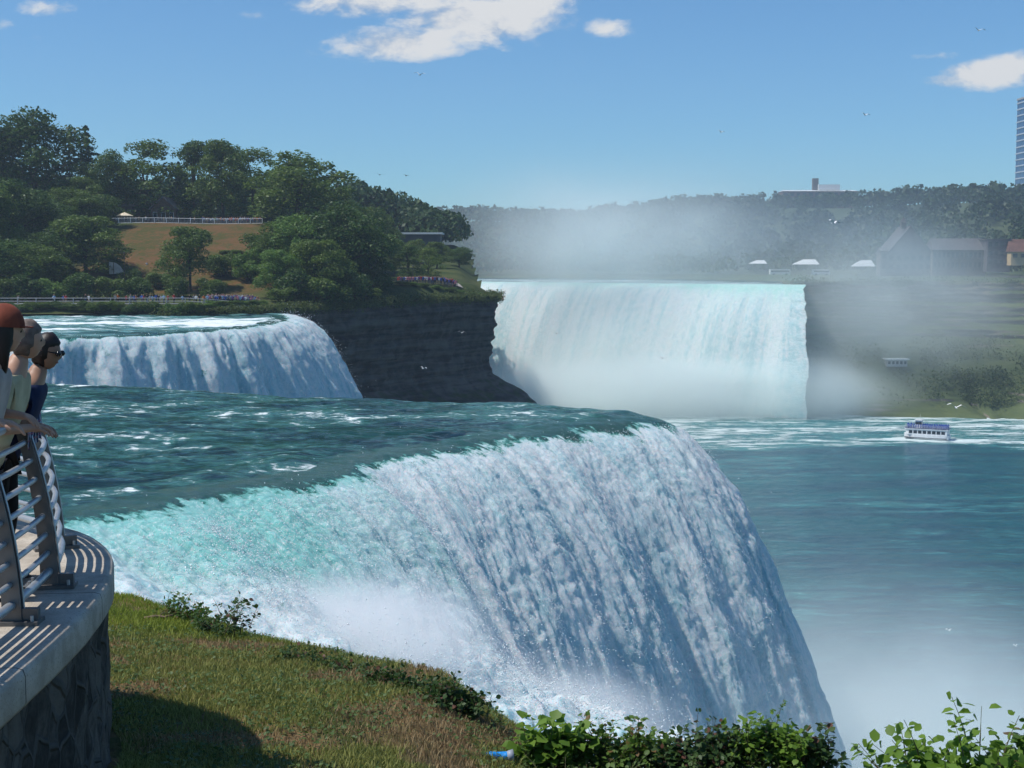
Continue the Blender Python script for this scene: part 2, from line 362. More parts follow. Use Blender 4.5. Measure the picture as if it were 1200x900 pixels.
# droplets thrown off the near fall: tiny flecks along its surface
def flecks(name, C0, size, m, seed=1, n3=True):
    rg = np.random.default_rng(seed); n = len(C0)
    d = rg.normal(size=(n, 4, 3)); d /= np.linalg.norm(d, axis=2)[..., None]
    V = C0[:, None, :]+d*size[:, None, None]
    b = np.arange(n)[:, None]*4
    Fq = np.concatenate([b+np.array([[0, 1, 2]]), b+np.array([[0, 3, 1]]), b+np.array([[1, 3, 2]]), b+np.array([[0, 2, 3]])])
    return np_mesh(name, V.reshape(-1, 3), Fq, m)
sel_u = (uu > 29) & (uu < 73); iu = np.where(sel_u)[0]; js = np.where((ss_ > -44) & (ss_ < -25))[0]
n = 620000
a = RNG.choice(iu, n); b_ = RNG.choice(js, n)
wgt = amp[a, b_]*(.12+.88*smooth(.0, .22, (clump+grain+fold*.12)[a, b_]))*(fallen[a, b_] > .4)*(fallen[a, b_] < 40)
ok = RNG.random(n) < wgt
a, b_ = a[ok], b_[ok]
h = RNG.exponential(.09, len(a))*(1+2.2*onled[a, b_])*(1+3*(RNG.random(len(a)) < .06))
pts = P2[a, b_]+nrm[a, b_]*h[:, None]+RNG.normal(size=(len(a), 3))*.06+np.array([0, 0, .4])*h[:, None]
sp = flecks('spray_droplets', pts, RNG.uniform(.014, .042, len(a)), M_SPRAY, 11); tag(sp, 'white droplets flying off the face of the nearest waterfall', 'spray', kind='stuff')

# ---- far section of the same fall ----------------------------------------
cp = np.array([(-190,120), (-120,150), (-85,163), (-57,169.5), (-48,176), (-40.8,190), (-36.5,208), (-36.5,228), (-39,246), (-43,262), (-50,280)], float)
cn = np.array([(.1,-1), (.15,-1), (.2,-1), (.3,-.95), (.42,-.9), (.7,-.7), (.93,-.35), (.98,-.2), (1,-.08), (1,-.02), (1,0)], float)
L = np.concatenate([[0], np.cumsum(np.linalg.norm(np.diff(cp, axis=0), axis=1))])
def polyl(u, A):
    # smooth (cubic-ish) by double interpolation
    f = lambda q: np.stack([np.interp(q, L, A[:, i]) for i in range(A.shape[1])], -1)
    return (f(u-7)+f(u-3.5)+f(u)*2+f(u+3.5)+f(u+7))/6
uf = np.arange(60, L[-1], .28); sf = np.concatenate([np.arange(-3, 0, .3), np.arange(0, 22, .14)])
U, S = np.meshgrid(uf, sf, indexing='ij')
Cc = polyl(U, cp); Nc = polyl(U, cn); Nc /= np.linalg.norm(Nc, axis=-1)[..., None]
s_off = 1.1*perlin(U*.08, 3.0)+.5*perlin(U*.33, 6.0)
E = np.maximum(S, 0)
XY = Cc+Nc*(S+s_off)[..., None]
kk = np.interp(U, [60, L[4], L[5], L[7], L[10]], [.42, .38, .26, .125, .11])
z = np.maximum(-kk*E*E, -57.2)+swell(XY[..., 0], XY[..., 1])*(1-smooth(0, 2, E))
P = np.concatenate([XY, z[..., None]], -1)
dP = np.linalg.norm(np.diff(P, axis=1), axis=-1); path = np.concatenate([np.zeros((P.shape[0], 1)), np.cumsum(dP, 1)], 1)-3
nrm = grid_normals(P); amp = smooth(.2, 2.5, E)
disp = amp*(perlin(U*.16, path*.02, 1)*1.7*np.clip(E/4, 0, 1)+perlin(U*.4, path*.04, 6)*.9+fbm(U*.8+.8*perlin(U*.2, path*.1), path*.20, 2, 4, True)*.6)
P2 = P+nrm*disp[..., None]
foam = smooth(-.6, 1.0, S+.7*perlin(U*.6, 1.0)+.9*smooth(L[7], L[9], U)*2)
thin = .30*np.exp(-(E/1.5)**2)+.1+.25*perlin(U*.12, 9.0)
grid_mesh('distant_waterfall', P2, M_FALLMID, {'foam': foam, 'thin': thin, 'flow': np.stack([U, path, U*0], -1)}, mask=P2[..., 2][:-1, :-1] > -57)['kind'] = 'structure'
n = 70000; a = RNG.integers(0, len(uf), n); b_ = RNG.integers(12, len(sf), n)
ok = (P[a, b_, 2] > -18) & (RNG.random(n) < .3+.7*smooth(0, .5, disp[a, b_])); a, b_ = a[ok], b_[ok]
pts = P2[a, b_]+nrm[a, b_]*RNG.exponential(.35, len(a))[:, None]
sp = flecks('spray_droplets', pts, RNG.uniform(.03, .085, len(a)), M_SPRAY, 12); tag(sp, 'white droplets on the middle waterfall beside the dark cliff', 'spray', kind='stuff')
# its upstream water, back to the island shore
gx, gy = np.meshgrid(np.arange(-260, -20, .9), np.arange(96, 300, .8), indexing='ij')
sgn = np.full(gx.shape, -1e9)
best = np.full(gx.shape, 1e9)
cu = np.arange(0, L[-1], 2.0); cc = polyl(cu, cp); cnn = polyl(cu, cn); off = 1.1*perlin(cu*.08, 3.0)+.5*perlin(cu*.33, 6.0)
for c_, n_, o_ in zip(cc, cnn, off):
    n_ = n_/np.linalg.norm(n_); dx, dy = gx-c_[0], gy-c_[1]; d2 = dx*dx+dy*dy; mk = d2 < best
    best = np.where(mk, d2, best); sgn = np.where(mk, dx*n_[0]+dy*n_[1]-o_, sgn)
msk = (sgn < -.8)[:-1, :-1]
z = swell(gx, gy, 1.6)-.03
fo = .10+.16*perlin(gx*.03, gy*.06, 2)+.10*np.exp(-((gy-232)/14)**2)
grid_mesh('upper_river', np.stack([gx, gy, z], -1), M_UPFAR, {'foam': fo, 'flow': np.stack([gx, gy, gx*0], -1)}, mask=msk)['kind'] = 'structure'

# ---- the great far fall --------------------------------------------------
hp = np.array([(-90,800), (-40,765), (0,728), (45,692), (85,664), (112,646), (129,634), (131.5,631)], float)
hn = np.array([(-.6,-.8), (-.6,-.8), (-.62,-.78), (-.66,-.75), (-.66,-.75), (-.6,-.8), (-.35,-.94), (-.12,-.99)], float)
cp, cn = hp, hn; L = np.concatenate([[0], np.cumsum(np.linalg.norm(np.diff(cp, axis=0), axis=1))])
def lin(u, A): return np.stack([np.interp(u, L, A[:, i]) for i in range(2)], -1)
uf = np.arange(0, L[-1]+.1, .9); sf = np.concatenate([np.arange(-6, 0, 1.0), np.arange(0, 33, .4)])
U, S = np.meshgrid(uf, sf, indexing='ij'); Cc, Nc = lin(U, cp), lin(U, cn); Nc /= np.linalg.norm(Nc, axis=-1)[..., None]
E = np.maximum(S, 0); XY = Cc+Nc*(S+1.2*perlin(U*.03, 4.0))[..., None]
z = np.maximum(-.055*E*E, -57.2); P = np.concatenate([XY, z[..., None]], -1)
dP = np.linalg.norm(np.diff(P, axis=1), axis=-1); path = np.concatenate([np.zeros((P.shape[0], 1)), np.cumsum(dP, 1)], 1)-6
nrm = grid_normals(P); amp = smooth(.3, 6, E)
disp = amp*(perlin(U*.05, path*.008, 1)*1.0+perlin(U*.15, path*.012, 6)*.45+fbm(U*.3, path*.03, 2, 3, True)*.3)
P2 = P+nrm*disp[..., None]
endw = smooth(L[-1]-9, L[-1], U)*(smooth(0, 8, path)); P2[..., 0] += endw*(1.6*perlin(path*.07, 3.3)+.9*perlin(path*.25, 6.1)+.5*perlin(path*.7, 8.8)-.8); P2[..., 2] -= smooth(0,4,S)*0
thin = .70*np.exp(-(E/7)**2)+.15+.42*smooth(L[-1]-75, L[-1]-25, U)*np.exp(-(E/16)**2)+.2*perlin(U*.02, 3)
grid_mesh('great_waterfall', P2, M_FALLFAR, {'foam': smooth(-2, 1.2, S)*.6+.6, 'thin': thin, 'flow': np.stack([U, path, U*0], -1)}, mask=P2[..., 2][:-1, :-1] > -57)['kind'] = 'structure'
gx, gy = np.meshgrid(np.arange(-200, 420, 5.0), np.arange(560, 1300, 5.0), indexing='ij')
best = np.full(gx.shape, 1e9); sgn = best.copy()
for u in np.arange(-100, L[-1]+200, 4.0):
    c_ = lin(np.array(u), cp) if 0 <= u <= L[-1] else (cp[0]+(cp[0]-cp[1])/np.linalg.norm(cp[0]-cp[1])*(-u) if u < 0 else cp[-1]+np.array([.8, .6])*(u-L[-1]))
    n_ = lin(np.clip(np.array(u), 0, L[-1]), cn); n_ = n_/np.linalg.norm(n_)
    if u > L[-1]: n_ = np.array([.6, -.8])
    dx, dy = gx-c_[0], gy-c_[1]; d2 = dx*dx+dy*dy; mk = d2 < best
    best = np.where(mk, d2, best); sgn = np.where(mk, dx*n_[0]+dy*n_[1], sgn)
grid_mesh('upper_river', np.stack([gx, gy, gx*0-.06], -1), M_UPFAR, {'foam': gx*0+.14, 'flow': np.stack([gx, gy, gx*0], -1)}, mask=(sgn < -4)[:-1, :-1])['kind'] = 'structure'

# ---- the gorge river -----------------------------------------------------
gx, gy = np.meshgrid(np.arange(-200, 420, 2.5), np.concatenate([np.arange(-60, 400, 3.0), np.arange(400, 900, 1.6)]), indexing='ij')
wob = 16*perlin(gx*.013, gy*.02, 1.5)+6*perlin(gx*.05, gy*.06, 7)
near_edge = np.interp(gx, [0, 60, 90, 130, 160, 200, 260], [500, 500, 505, 520, 520, 495, 470])+wob*.7
fo = .37*smooth(-14, 30, gy-near_edge)+.10*smooth(50, 110, gy-near_edge)
fo = fo+.20*np.exp(-((gy-near_edge-4)/7)**2)
bx, by = 158.0, 531.0
fo = fo+.55*np.exp(-(((gx-bx+2)/15)**2+((gy-by)/8)**2))+.34*np.exp(-((gy-(by-4-(gx-bx)*.16))/6)**2)*smooth(bx-2, bx+10, gx)
fo = fo-.05+.04*perlin(gx*.02, gy*.05, 3)
z = -57+.10*perlin(gx*.2, gy*.5, 1)
grid_mesh('gorge_river', np.stack([gx, gy, z], -1), M_LOW, {'foam': fo, 'flow': np.stack([gx, gy, gx*0], -1)})['kind'] = 'structure'

# ---------------------------------------------------------------- air: haze and mist
def box_mesh(name, lo, hi, m):
    c = [(a+b)/2 for a, b in zip(lo, hi)]; d = [b-a for a, b in zip(lo, hi)]
    return MB().box(c, d).build(name, m)
def haze_mat(dens, col):
    m, _, _ = new_mat('haze'); t = NT(m); v = t.node('ShaderNodeVolumePrincipled'); v.inputs['Color'].default_value = (*col, 1); v.inputs['Density'].default_value = dens; v.inputs['Anisotropy'].default_value = .2
    o = t.node('ShaderNodeOutputMaterial'); t.l.new(v.outputs[0], o.inputs['Volume']); return m
hz = box_mesh('haze', (-420, -70, -110), (760, 1420, 185), haze_mat(.00017, (.72, .84, 1.0)))
tag(hz, 'thin blue haze filling the gorge air', 'haze', kind='stuff')
def mist(name, c, r, dens, label, scale=2.2, thr=.45, low=0.0, aniso=.05, rot=0.0, step=None, seed=0.0, stretch=(1, 1, .6), col=(.93, 1.0, .985), soft=1.4, width=.30):
    """an ellipsoid of drifting spray; low > 0 makes it denser towards its bottom"""
    m, _, _ = new_mat(name); t = NT(m)
    g = t.node('ShaderNodeTexCoord').outputs['Object']          # unit sphere space
    rr = t.vmath('LENGTH', g); X, Y, Z = t.sep(g)
    edge = t.math('POWER', t.ss(rr, 1.0, 0.0), soft)
    nz = t.noise(t.vmath('ADD', t.vmath('MULTIPLY', g, stretch), (seed, seed*.7, 1.3*seed)), scale, 5, .58, .4)
    f = t.ss(nz, thr-width/2, thr+width/2)
    d = t.math('MULTIPLY', edge, t.math('MULTIPLY', t.math('ADD', f, .12), dens))
    if low: d = t.math('MULTIPLY', d, t.math('POWER', t.ss(Z, 1.0, -1.0), low))
    v = t.node('ShaderNodeVolumePrincipled'); v.inputs['Color'].default_value = (*col, 1); v.inputs['Anisotropy'].default_value = aniso; t.l.new(d, v.inputs['Density'])
    o = t.node('ShaderNodeOutputMaterial'); t.l.new(v.outputs[0], o.inputs['Volume'])
    bm = bmesh.new(); bmesh.ops.create_icosphere(bm, subdivisions=3, radius=1); me = bpy.data.meshes.new(name); bm.to_mesh(me); bm.free()
    ob = finish(name, me, m); ob.location = c; ob.scale = r; ob.rotation_euler = (0, rot, 0)
    if step: m.cycles.volume_step_rate = step
    tag(ob, label, 'mist', kind='stuff'); return ob

mist('mist', (70, 650, -22), (125, 66, 58), .075, 'tall white plume of spray hanging in front of the great far waterfall', scale=2.0, thr=.47, low=1.6, seed=3.1, stretch=(1, 1, .7))
mist('mist', (72, 622, -48), (135, 42, 25), .36, 'dense white spray boiling at the foot of the great far waterfall', scale=2.4, thr=.40, low=.5, seed=8.2)
mist('mist', (48, 690, 28), (118, 66, 56), .060, 'white spray drifting high above the lip of the great far waterfall', scale=1.9, thr=.47, low=1.0, seed=5.7, stretch=(1, 1, .55))
mist('mist', (165, 640, -10), (105, 46, 62), .050, 'thin blue spray drifting over the far gorge cliff', scale=1.5, thr=.44, low=.6, seed=12.7)
mist('mist', (29, 94, -33), (27, 38, 32), 1.3, 'pale spray rising beside the foot of the nearest waterfall', scale=1.5, thr=.42, low=1.6, seed=21.3, rot=.25)
mist('mist', (-6.0, 46.5, -3.2), (6.5, 4.5, 2.6), 2.0, 'white burst of spray on the rocks below the left end of the nearest waterfall', scale=3.0, thr=.44, low=.8, seed=31.3, soft=1.0, col=(1, 1, 1))
mist('mist', (.2, 52.5, -8.6), (7.5, 5.0, 3.6), 1.7, 'white burst of spray on the rocks below the middle of the nearest waterfall', scale=3.0, thr=.46, low=.8, seed=37.9, soft=1.0, col=(1, 1, 1))
mist('mist', (130, 610, -44), (38, 24, 30), .20, 'white spray curling round the right end of the great far waterfall', scale=1.8, thr=.42, low=1.0, seed=41.3)
mist('mist', (150, 870, 25), (360, 150, 90), .0042, 'thin blue haze of spray over the wooded hill across the river', scale=1.2, thr=.45, low=.3, seed=45.3, col=(.72, .88, 1.0))
mist('mist', (13, 70, -19), (14, 15, 13), .085, 'fine veil of spray over the lower face of the nearest waterfall', scale=2.2, thr=.46, low=.4, seed=51.3)
mist('mist', (185, 668, 12), (66, 26, 36), .026, 'thin blue spray in front of the stone buildings on the far cliff', scale=1.6, thr=.42, low=.3, seed=57.3, col=(.80, .96, 1.0))
# ================================================================ LAND
def rock_mat(name, a, b, strata=.5, scale=.3, green=None, gthr=.55, bump=.8):
    m, _, _ = new_mat(name); t = NT(m); geo = t.node('ShaderNodeNewGeometry'); p = geo.outputs['Position']; X, Y, Z = t.sep(p)
    band = t.noise(t.comb(t.math('MULTIPLY', X, .04), t.math('MULTIPLY', Y, .04), t.math('MULTIPLY', Z, strata)), 1.0, 5, .6)
    n = t.noise(p, scale, 6, .6)
    c = t.mix(t.ss(t.math('ADD', t.math('MULTIPLY', band, .6), t.math('MULTIPLY', n, .4)), .38, .62), a, b)
    if green:
        nz = t.sep(geo.outputs['Normal'])[2]; g = t.ss(t.math('ADD', t.math('MULTIPLY', nz, .55), t.noise(p, scale*.8, 4)), gthr+.15, gthr+.45)
        c = t.mix(g, c, t.mix(t.noise(p, scale*2.5, 3), green[0], green[1]))
    out_surf(t, bsdf(t, c, .9, t.bump(t.math('ADD', band, n), bump, 1.0), .15).outputs[0]); return m
M_CLIFF = rock_mat('dark_wet_rock', (.030,.026,.024), (.125,.105,.088), .9, .35, ((.03,.05,.015), (.06,.08,.02)), .72)
M_GORGE = rock_mat('gorge_rock', (.11,.095,.08), (.30,.25,.21), .35, .06, ((.05,.08,.03), (.13,.15,.06)), .38)
M_MEADOW = simple('dry_meadow', (.30,.155,.05), (.17,.13,.035), .09, .95, detail=6)
M_TURF = simple('island_turf', (.06,.085,.02), (.16,.12,.05), .12, .95, detail=6)
M_HILL = simple('hill_ground', (.035,.06,.02), (.06,.08,.03), .05, .95)
M_PATH = simple('pale_path', (.34,.31,.27), (.28,.25,.22), .6, .9)

def seg_dist(gx, gy, pl):
    best = np.full(gx.shape, 1e9)
    for (x0, y0), (x1, y1) in zip(pl[:-1], pl[1:]):
        dx, dy = x1-x0, y1-y0; tt = np.clip(((gx-x0)*dx+(gy-y0)*dy)/(dx*dx+dy*dy), 0, 1)
        best = np.minimum(best, np.hypot(gx-x0-tt*dx, gy-y0-tt*dy))
    return best
def inside(gx, gy, poly):
    r = np.zeros(gx.shape, bool)
    for (x0, y0), (x1, y1) in zip(poly, poly[1:]+poly[:1]):
        c = ((y0 > gy) != (y1 > gy)) & (gx < (x1-x0)*(gy-y0)/((y1-y0) if y1 != y0 else 1e-9)+x0); r ^= c
    return r
def cliff(name, pl, prof, m, ztop=2.0, du=1.2, nz=(1.5, .06), strata=1.0, seed=0.0, off_u=None, sm=3.0):
    pl = np.array(pl, float); L = np.concatenate([[0], np.cumsum(np.linalg.norm(np.diff(pl, axis=0), axis=1))])
    u = np.arange(0, L[-1], du); pt = lambda q: np.stack([np.interp(q, L, pl[:, i]) for i in (0, 1)], -1)
    Pc = (pt(u-sm)+pt(u-sm/2)+pt(u)+pt(u+sm/2)+pt(u+sm))/5 if sm > 3 else (pt(u-3)+pt(u)*2+pt(u+3))/4; dw = max(4, sm*2.2); d = pt(np.minimum(u+dw, L[-1]))-pt(np.maximum(u-dw, 0)); d /= np.linalg.norm(d, axis=1)[:, None]; N = np.stack([d[:, 1], -d[:, 0]], -1)
    prof = np.array(prof, float); v = np.arange(0, prof[-1, 0]+.01, strata*.6)
    off = np.interp(v, prof[:, 0], prof[:, 1]); U, V = np.meshgrid(u, v, indexing='ij')
    O = off[None, :]*(1+.25*perlin(U*.02, seed, V*.0)) if off_u is None else off[None, :]*off_u(U)
    n1 = fbm(U*nz[1], V*.10+seed, seed, 4)*nz[0]; step = perlin(U*.03, V*.55, seed+3)*.5*nz[0]+perlin(U*.35, V*.9, seed)*.25*nz[0]
    fade = smooth(0, 2.5, V)
    O = O+(n1+step)*fade*(1.0)
    X = Pc[:, None, 0]+N[:, None, 0]*O; Y = Pc[:, None, 1]+N[:, None, 1]*O
    zt = ztop(Pc[:, 0], Pc[:, 1]) if callable(ztop) else np.full(len(u), ztop)
    Z = zt[:, None]-V*((zt[:, None]+57.5)/prof[-1, 0])
    o = grid_mesh(name, np.stack([X, Y, Z], -1), m); o['kind'] = 'structure'; return np.stack([X, Y, Z], -1)

ISLE_EDGE = [(-300,247), (-95,246.5), (-62,249), (-47,258), (-42.5,266), (-38,274), (-30,287), (-21,303), (-12,318), (-5.2,329), (-3.4,334), (-4.2,342), (-8,365), (-12,440), (-17,560), (-45,690), (-95,800)]
def isle_h(x, y):
    x, y = np.asarray(x, float), np.asarray(y, float)
    d = seg_dist(x, y, ISLE_EDGE)
    fx = smooth(-33, -58, x)
    z = .35+1.4*smooth(0, 5, d)*smooth(-30, -60, x)+(1.2+3.0*smooth(276, 304, y))*(1-smooth(-36, -60, x))*smooth(-2, 6.5, d)
    z = z+(17.6*smooth(268, 362, y)*fx)+(9*smooth(380, 560, y)+3*smooth(345, 400, y))*(1-fx)
    return z+.25*perlin(x*.06, y*.06, 3)*smooth(266, 280, y)
gx, gy = np.meshgrid(np.arange(-330, 2, 1.6), np.arange(244, 802, 1.6), indexing='ij')
ins = inside(gx, gy, ISLE_EDGE+[(-330,800), (-330,247)]); ins = ins | (seg_dist(gx, gy, ISLE_EDGE) < 1.2)
z = isle_h(gx, gy)
# turf everywhere, a dry brown meadow on the slope
m_isle, _, _ = new_mat('island_ground'); t = NT(m_isle); p = t.node('ShaderNodeNewGeometry').outputs['Position']; md = t.attr('meadow'); n = t.noise(p, .12, 6, .65); n2 = t.noise(p, .9, 4, .7)
tur = t.mix(t.ss(n, .35, .65), (.028,.048,.013), (.075,.085,.028)); mea = t.mix(t.ss(t.math('ADD', t.math('MULTIPLY', n, .5), t.math('MULTIPLY', n2, .5)), .42, .58), (.135,.072,.030), (.062,.066,.018))
out_surf(t, bsdf(t, t.mix(t.ss(t.math('ADD', md, t.math('MULTIPLY', t.math('SUBTRACT', n2, .5), .6)), .3, .7), tur, mea), .95, t.bump(n2, .6, .5), .1).outputs[0])
md = smooth(276, 292, gy)*smooth(372, 360, gy)*smooth(-44, -54, gx)*smooth(-104, -84, gx)
grid_mesh('island_ground', np.stack([gx, gy, z], -1), m_isle, {'meadow': md}, mask=ins[:-1, :-1] & ins[1:, 1:])['kind'] = 'structure'
cliff('island_cliff', ISLE_EDGE[2:], [(0,0), (2,.5), (8,-.9), (15,-2.2), (18,-1.3), (20.5,2), (23,6.5), (30,14), (58,38)], M_CLIFF, ztop=lambda x, y: isle_h(x, y)+.15, du=.6, nz=(2.0, .13), strata=.7, seed=2.0, off_u=lambda U: 1.0-.8*smooth(118, 134, U))
# bank of the paths
def strip(name, pts, width, m, zf, lift=.02, n=1):
    pts = np.array(pts, float); d = np.gradient(pts, axis=0); d /= np.linalg.norm(d, axis=1)[:, None]; nn_ = np.stack([-d[:, 1], d[:, 0]], -1)
    ks = np.linspace(-.5, .5, 3); P = np.stack([pts+nn_*width*k for k in ks], 1); Z = zf(P[..., 0], P[..., 1])+lift
    o = grid_mesh(name, np.concatenate([P, Z[..., None]], -1), m, flip=True); o['kind'] = 'structure'; return o
fine_pts = lambda a, n: np.stack([np.interp(np.linspace(0, 1, n), np.linspace(0, 1, len(a)), [q[i] for q in a]) for i in (0, 1)], -1)
strip('path', fine_pts([(-300,259), (-95,258), (-62,260), (-50,266)], 120), 5, M_PATH, isle_h, .06)
strip('path', fine_pts([(-130,364), (-62,364)], 60), 3, simple('worn_path', (.16,.13,.10), (.12,.10,.075), .6, .9), isle_h, .08)
strip('path', fine_pts([(-32,318), (-22,322), (-12,327.5)], 30), 3, M_PATH, isle_h, .30)

# far bank, its terrace and wooded hill
BANK = [(-420,1010), (-60,905), (90,800), (126,710), (131,643), (142,649), (160,664), (182,676), (212,680), (244,670), (300,640), (430,575), (760,430)]
def bank_h(x, y):
    d = seg_dist(x, y, BANK)
    left = smooth(150, 60, np.asarray(x, float))
    hgt = 46*(1-left)+40*left
    return .8+2.4*smooth(0, 25, d)+hgt*smooth(70, 250, d)+2.5*perlin(np.asarray(x)*.012, np.asarray(y)*.012, 5)*smooth(80, 160, d)
gx, gy = np.meshgrid(np.arange(-420, 758, 5.0), np.arange(430, 1418, 5.0), indexing='ij')
ins = inside(gx, gy, BANK+[(760,1500), (-420,1500)]) | (seg_dist(gx, gy, BANK) < 3)
grid_mesh('far_bank', np.stack([gx, gy, bank_h(gx, gy)], -1), M_HILL, mask=ins[:-1, :-1] & ins[1:, 1:])['kind'] = 'structure'
RB = [(122,654)]+BANK[4:]
tal = cliff('gorge_cliff', RB, [(0,0), (1.5,1), (11,1.5), (12.5,4), (22,5), (24,7.5), (28,8.5), (30,13), (34,21), (42,40), (50,54), (58,68), (61,78)], M_GORGE, ztop=lambda x, y: bank_h(x, y)+.4, du=1.6, nz=(3.2, .03), strata=1.0, seed=5.0, sm=14.0, off_u=lambda U: (.30+.70*smooth(5, 62, U))*(1+.18*perlin(U*.02, 4.0)))
strip('road', fine_pts([(160,722), (212,712), (250,690), (310,656), (420,600)], 90), 9, simple('asphalt', (.06,.06,.062), (.05,.05,.05), 1.0, .9), bank_h, .1)

# ================================================================ TREES
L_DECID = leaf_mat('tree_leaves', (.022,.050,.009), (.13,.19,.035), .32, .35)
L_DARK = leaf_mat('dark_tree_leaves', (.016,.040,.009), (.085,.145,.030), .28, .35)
L_LIGHT = leaf_mat('light_tree_leaves', (.045,.10,.018), (.15,.24,.05), .35, .5)
L_CONIF = leaf_mat('conifer_needles', (.008,.022,.012), (.020,.045,.022), .15, .5)
L_WOOD = leaf_mat('far_wood_leaves', (.014,.036,.012), (.050,.090,.028), .25, .04)
M_BARK = simple('bark', (.09,.065,.045), (.05,.04,.03), 4, .95, .5, .05, stretch=(1, 1, .3))

def cards(Cn, N, size, rg, aspect=.6):
    """leaf-clump faces: centre, rough normal, half length"""
    n = len(Cn); N = N+rg.normal(size=(n, 3))*.75; N /= np.linalg.norm(N, axis=1)[:, None]
    a = np.cross(N, rg.normal(size=(n, 3))); a /= np.linalg.norm(a, axis=1)[:, None]; b = np.cross(N, a)
    s = size[:, None]; fold = N*s*rg.uniform(-.35, .35, n)[:, None]
    V = np.stack([Cn-a*s, Cn-b*s*aspect+fold, Cn+a*s, Cn+b*s*aspect+fold], 1)
    return V.reshape(-1, 3), (np.arange(n)[:, None]*4+np.arange(4)[None, :])
def crown_pts(rg, n, lobes, fill=.30):
    lob = np.array(lobes); wv = lob[:, 3]**2; k = rg.choice(len(lob), n, p=wv/wv.sum())
    d = rg.normal(size=(n, 3)); d /= np.linalg.norm(d, axis=1)[:, None]
    d[:, 2] = np.where(d[:, 2] < -.55, -d[:, 2]*rg.random(n), d[:, 2])
    lump = 1+.32*perlin(d[:, 0]*2.6+k*7.0, d[:, 1]*2.6, d[:, 2]*2.6)
    r = lob[k, 3]*np.where(rg.random(n) < fill, rg.random(n)**.5, rg.uniform(.85, 1.05, n))*lump
    return lob[k, :3]+d*r[:, None]*np.array([1, 1, 1.0]), d
def tree_proto(kind, seed, mat):
    rg = np.random.default_rng(seed); rr = random.Random(seed); root = empty('tree', (0, 0, -500))
    root['category'] = 'tree'
    if kind == 'round':
        lobes = [(0, 0, .35, .20), (0, 0, .55, .20), (0, 0, .74, .15)]
        for i in range(rr.randint(26, 32)):
            a = rr.uniform(0, 6.28); h = rr.uniform(.12, .90); rad = (.30*math.sin(min(1, (h+.12)/.55)*1.57) if h < .55 else .30*max(.15, 1-((h-.55)/.42)**1.5))*rr.uniform(.6, 1.12)
            lobes.append((rad*math.cos(a), rad*math.sin(a), h, rr.uniform(.06, .13)))
        n, cs = 12000, .0125
    elif kind == 'tall':
        lobes = []
        for i in range(44):
            a = rr.uniform(0, 6.28); h = rr.uniform(.08, .93); rad = .19*math.sin(max(.1, min(1, (1.02-h)/.5))*1.57)*rr.uniform(.3, 1.35)
            lobes.append((rad*math.cos(a), rad*math.sin(a), h, rr.uniform(.045, .10)))
        n, cs = 6500, .012
    elif kind == 'bush':
        lobes = [(0, 0, .35, .38)]
        for i in range(13):
            a = rr.uniform(0, 6.28); h = rr.uniform(.18, .78); rad = rr.uniform(.2, .5)*(1-.5*h)
            lobes.append((rad*math.cos(a), rad*math.sin(a), h, rr.uniform(.13, .24)))
        n, cs = 5200, .030
    if kind == 'conifer':
        pts = []; nr = []
        for i in range(5200):
            h = rg.random()**.8; lay = math.floor(h*15)/15; r0 = .20*(1-lay)**.85+.012; a = rg.uniform(0, 6.283); arm = math.floor(a/.7)*.7+rg.normal()*.12+lay*9
            r = r0*rg.random()**.6; pts.append((r*math.cos(arm), r*math.sin(arm), .1+.9*lay+.035*(1-r/r0)-.02+rg.normal()*.006)); nr.append((0, 0, 1))
        V, Fq = cards(np.array(pts), np.array(nr, float), rg.uniform(.007, .014, len(pts)), rg, .5)
    else:
        P_, d = crown_pts(rg, n, lobes); V, Fq = cards(P_, d, rg.uniform(cs*.6, cs*1.4, n), rg)
    mb = MB(); hh = .95 if kind == 'conifer' else .62
    if kind != 'bush':
        mb.tube([(0, 0, -.03), (.004, 0, .12), (-.006, .004, .3), (.003, -.003, hh)], [.022, .016, .012, .003], 7)
        if kind != 'conifer':
            for i in range(9):
                l = lobes[(i*2+1) % len(lobes)]; h0 = rr.uniform(.18, .42)
                mb.tube([(0, 0, h0), (l[0]*.5, l[1]*.5, h0+(l[2]-h0)*.65), l[:3]], [.009, .006, .002], 5)
    else:
        for i in range(6): a = i*1.05; mb.tube([(0, 0, -.05), (.2*math.cos(a), .2*math.sin(a), .3), (.36*math.cos(a), .36*math.sin(a), .55)], [.02, .012, .004], 5)
    mb.build('trunk' if kind != 'bush' else 'stems', M_BARK, root); np_mesh('crown', V, Fq, mat, root)
    return root
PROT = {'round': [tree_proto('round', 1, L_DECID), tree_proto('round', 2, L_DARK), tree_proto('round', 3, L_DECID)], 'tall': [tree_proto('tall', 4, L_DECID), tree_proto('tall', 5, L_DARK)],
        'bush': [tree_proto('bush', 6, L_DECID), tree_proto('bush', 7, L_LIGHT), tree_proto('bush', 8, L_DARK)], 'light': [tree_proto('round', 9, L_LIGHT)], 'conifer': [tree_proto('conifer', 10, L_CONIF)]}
_used = set(); _tn = [0]
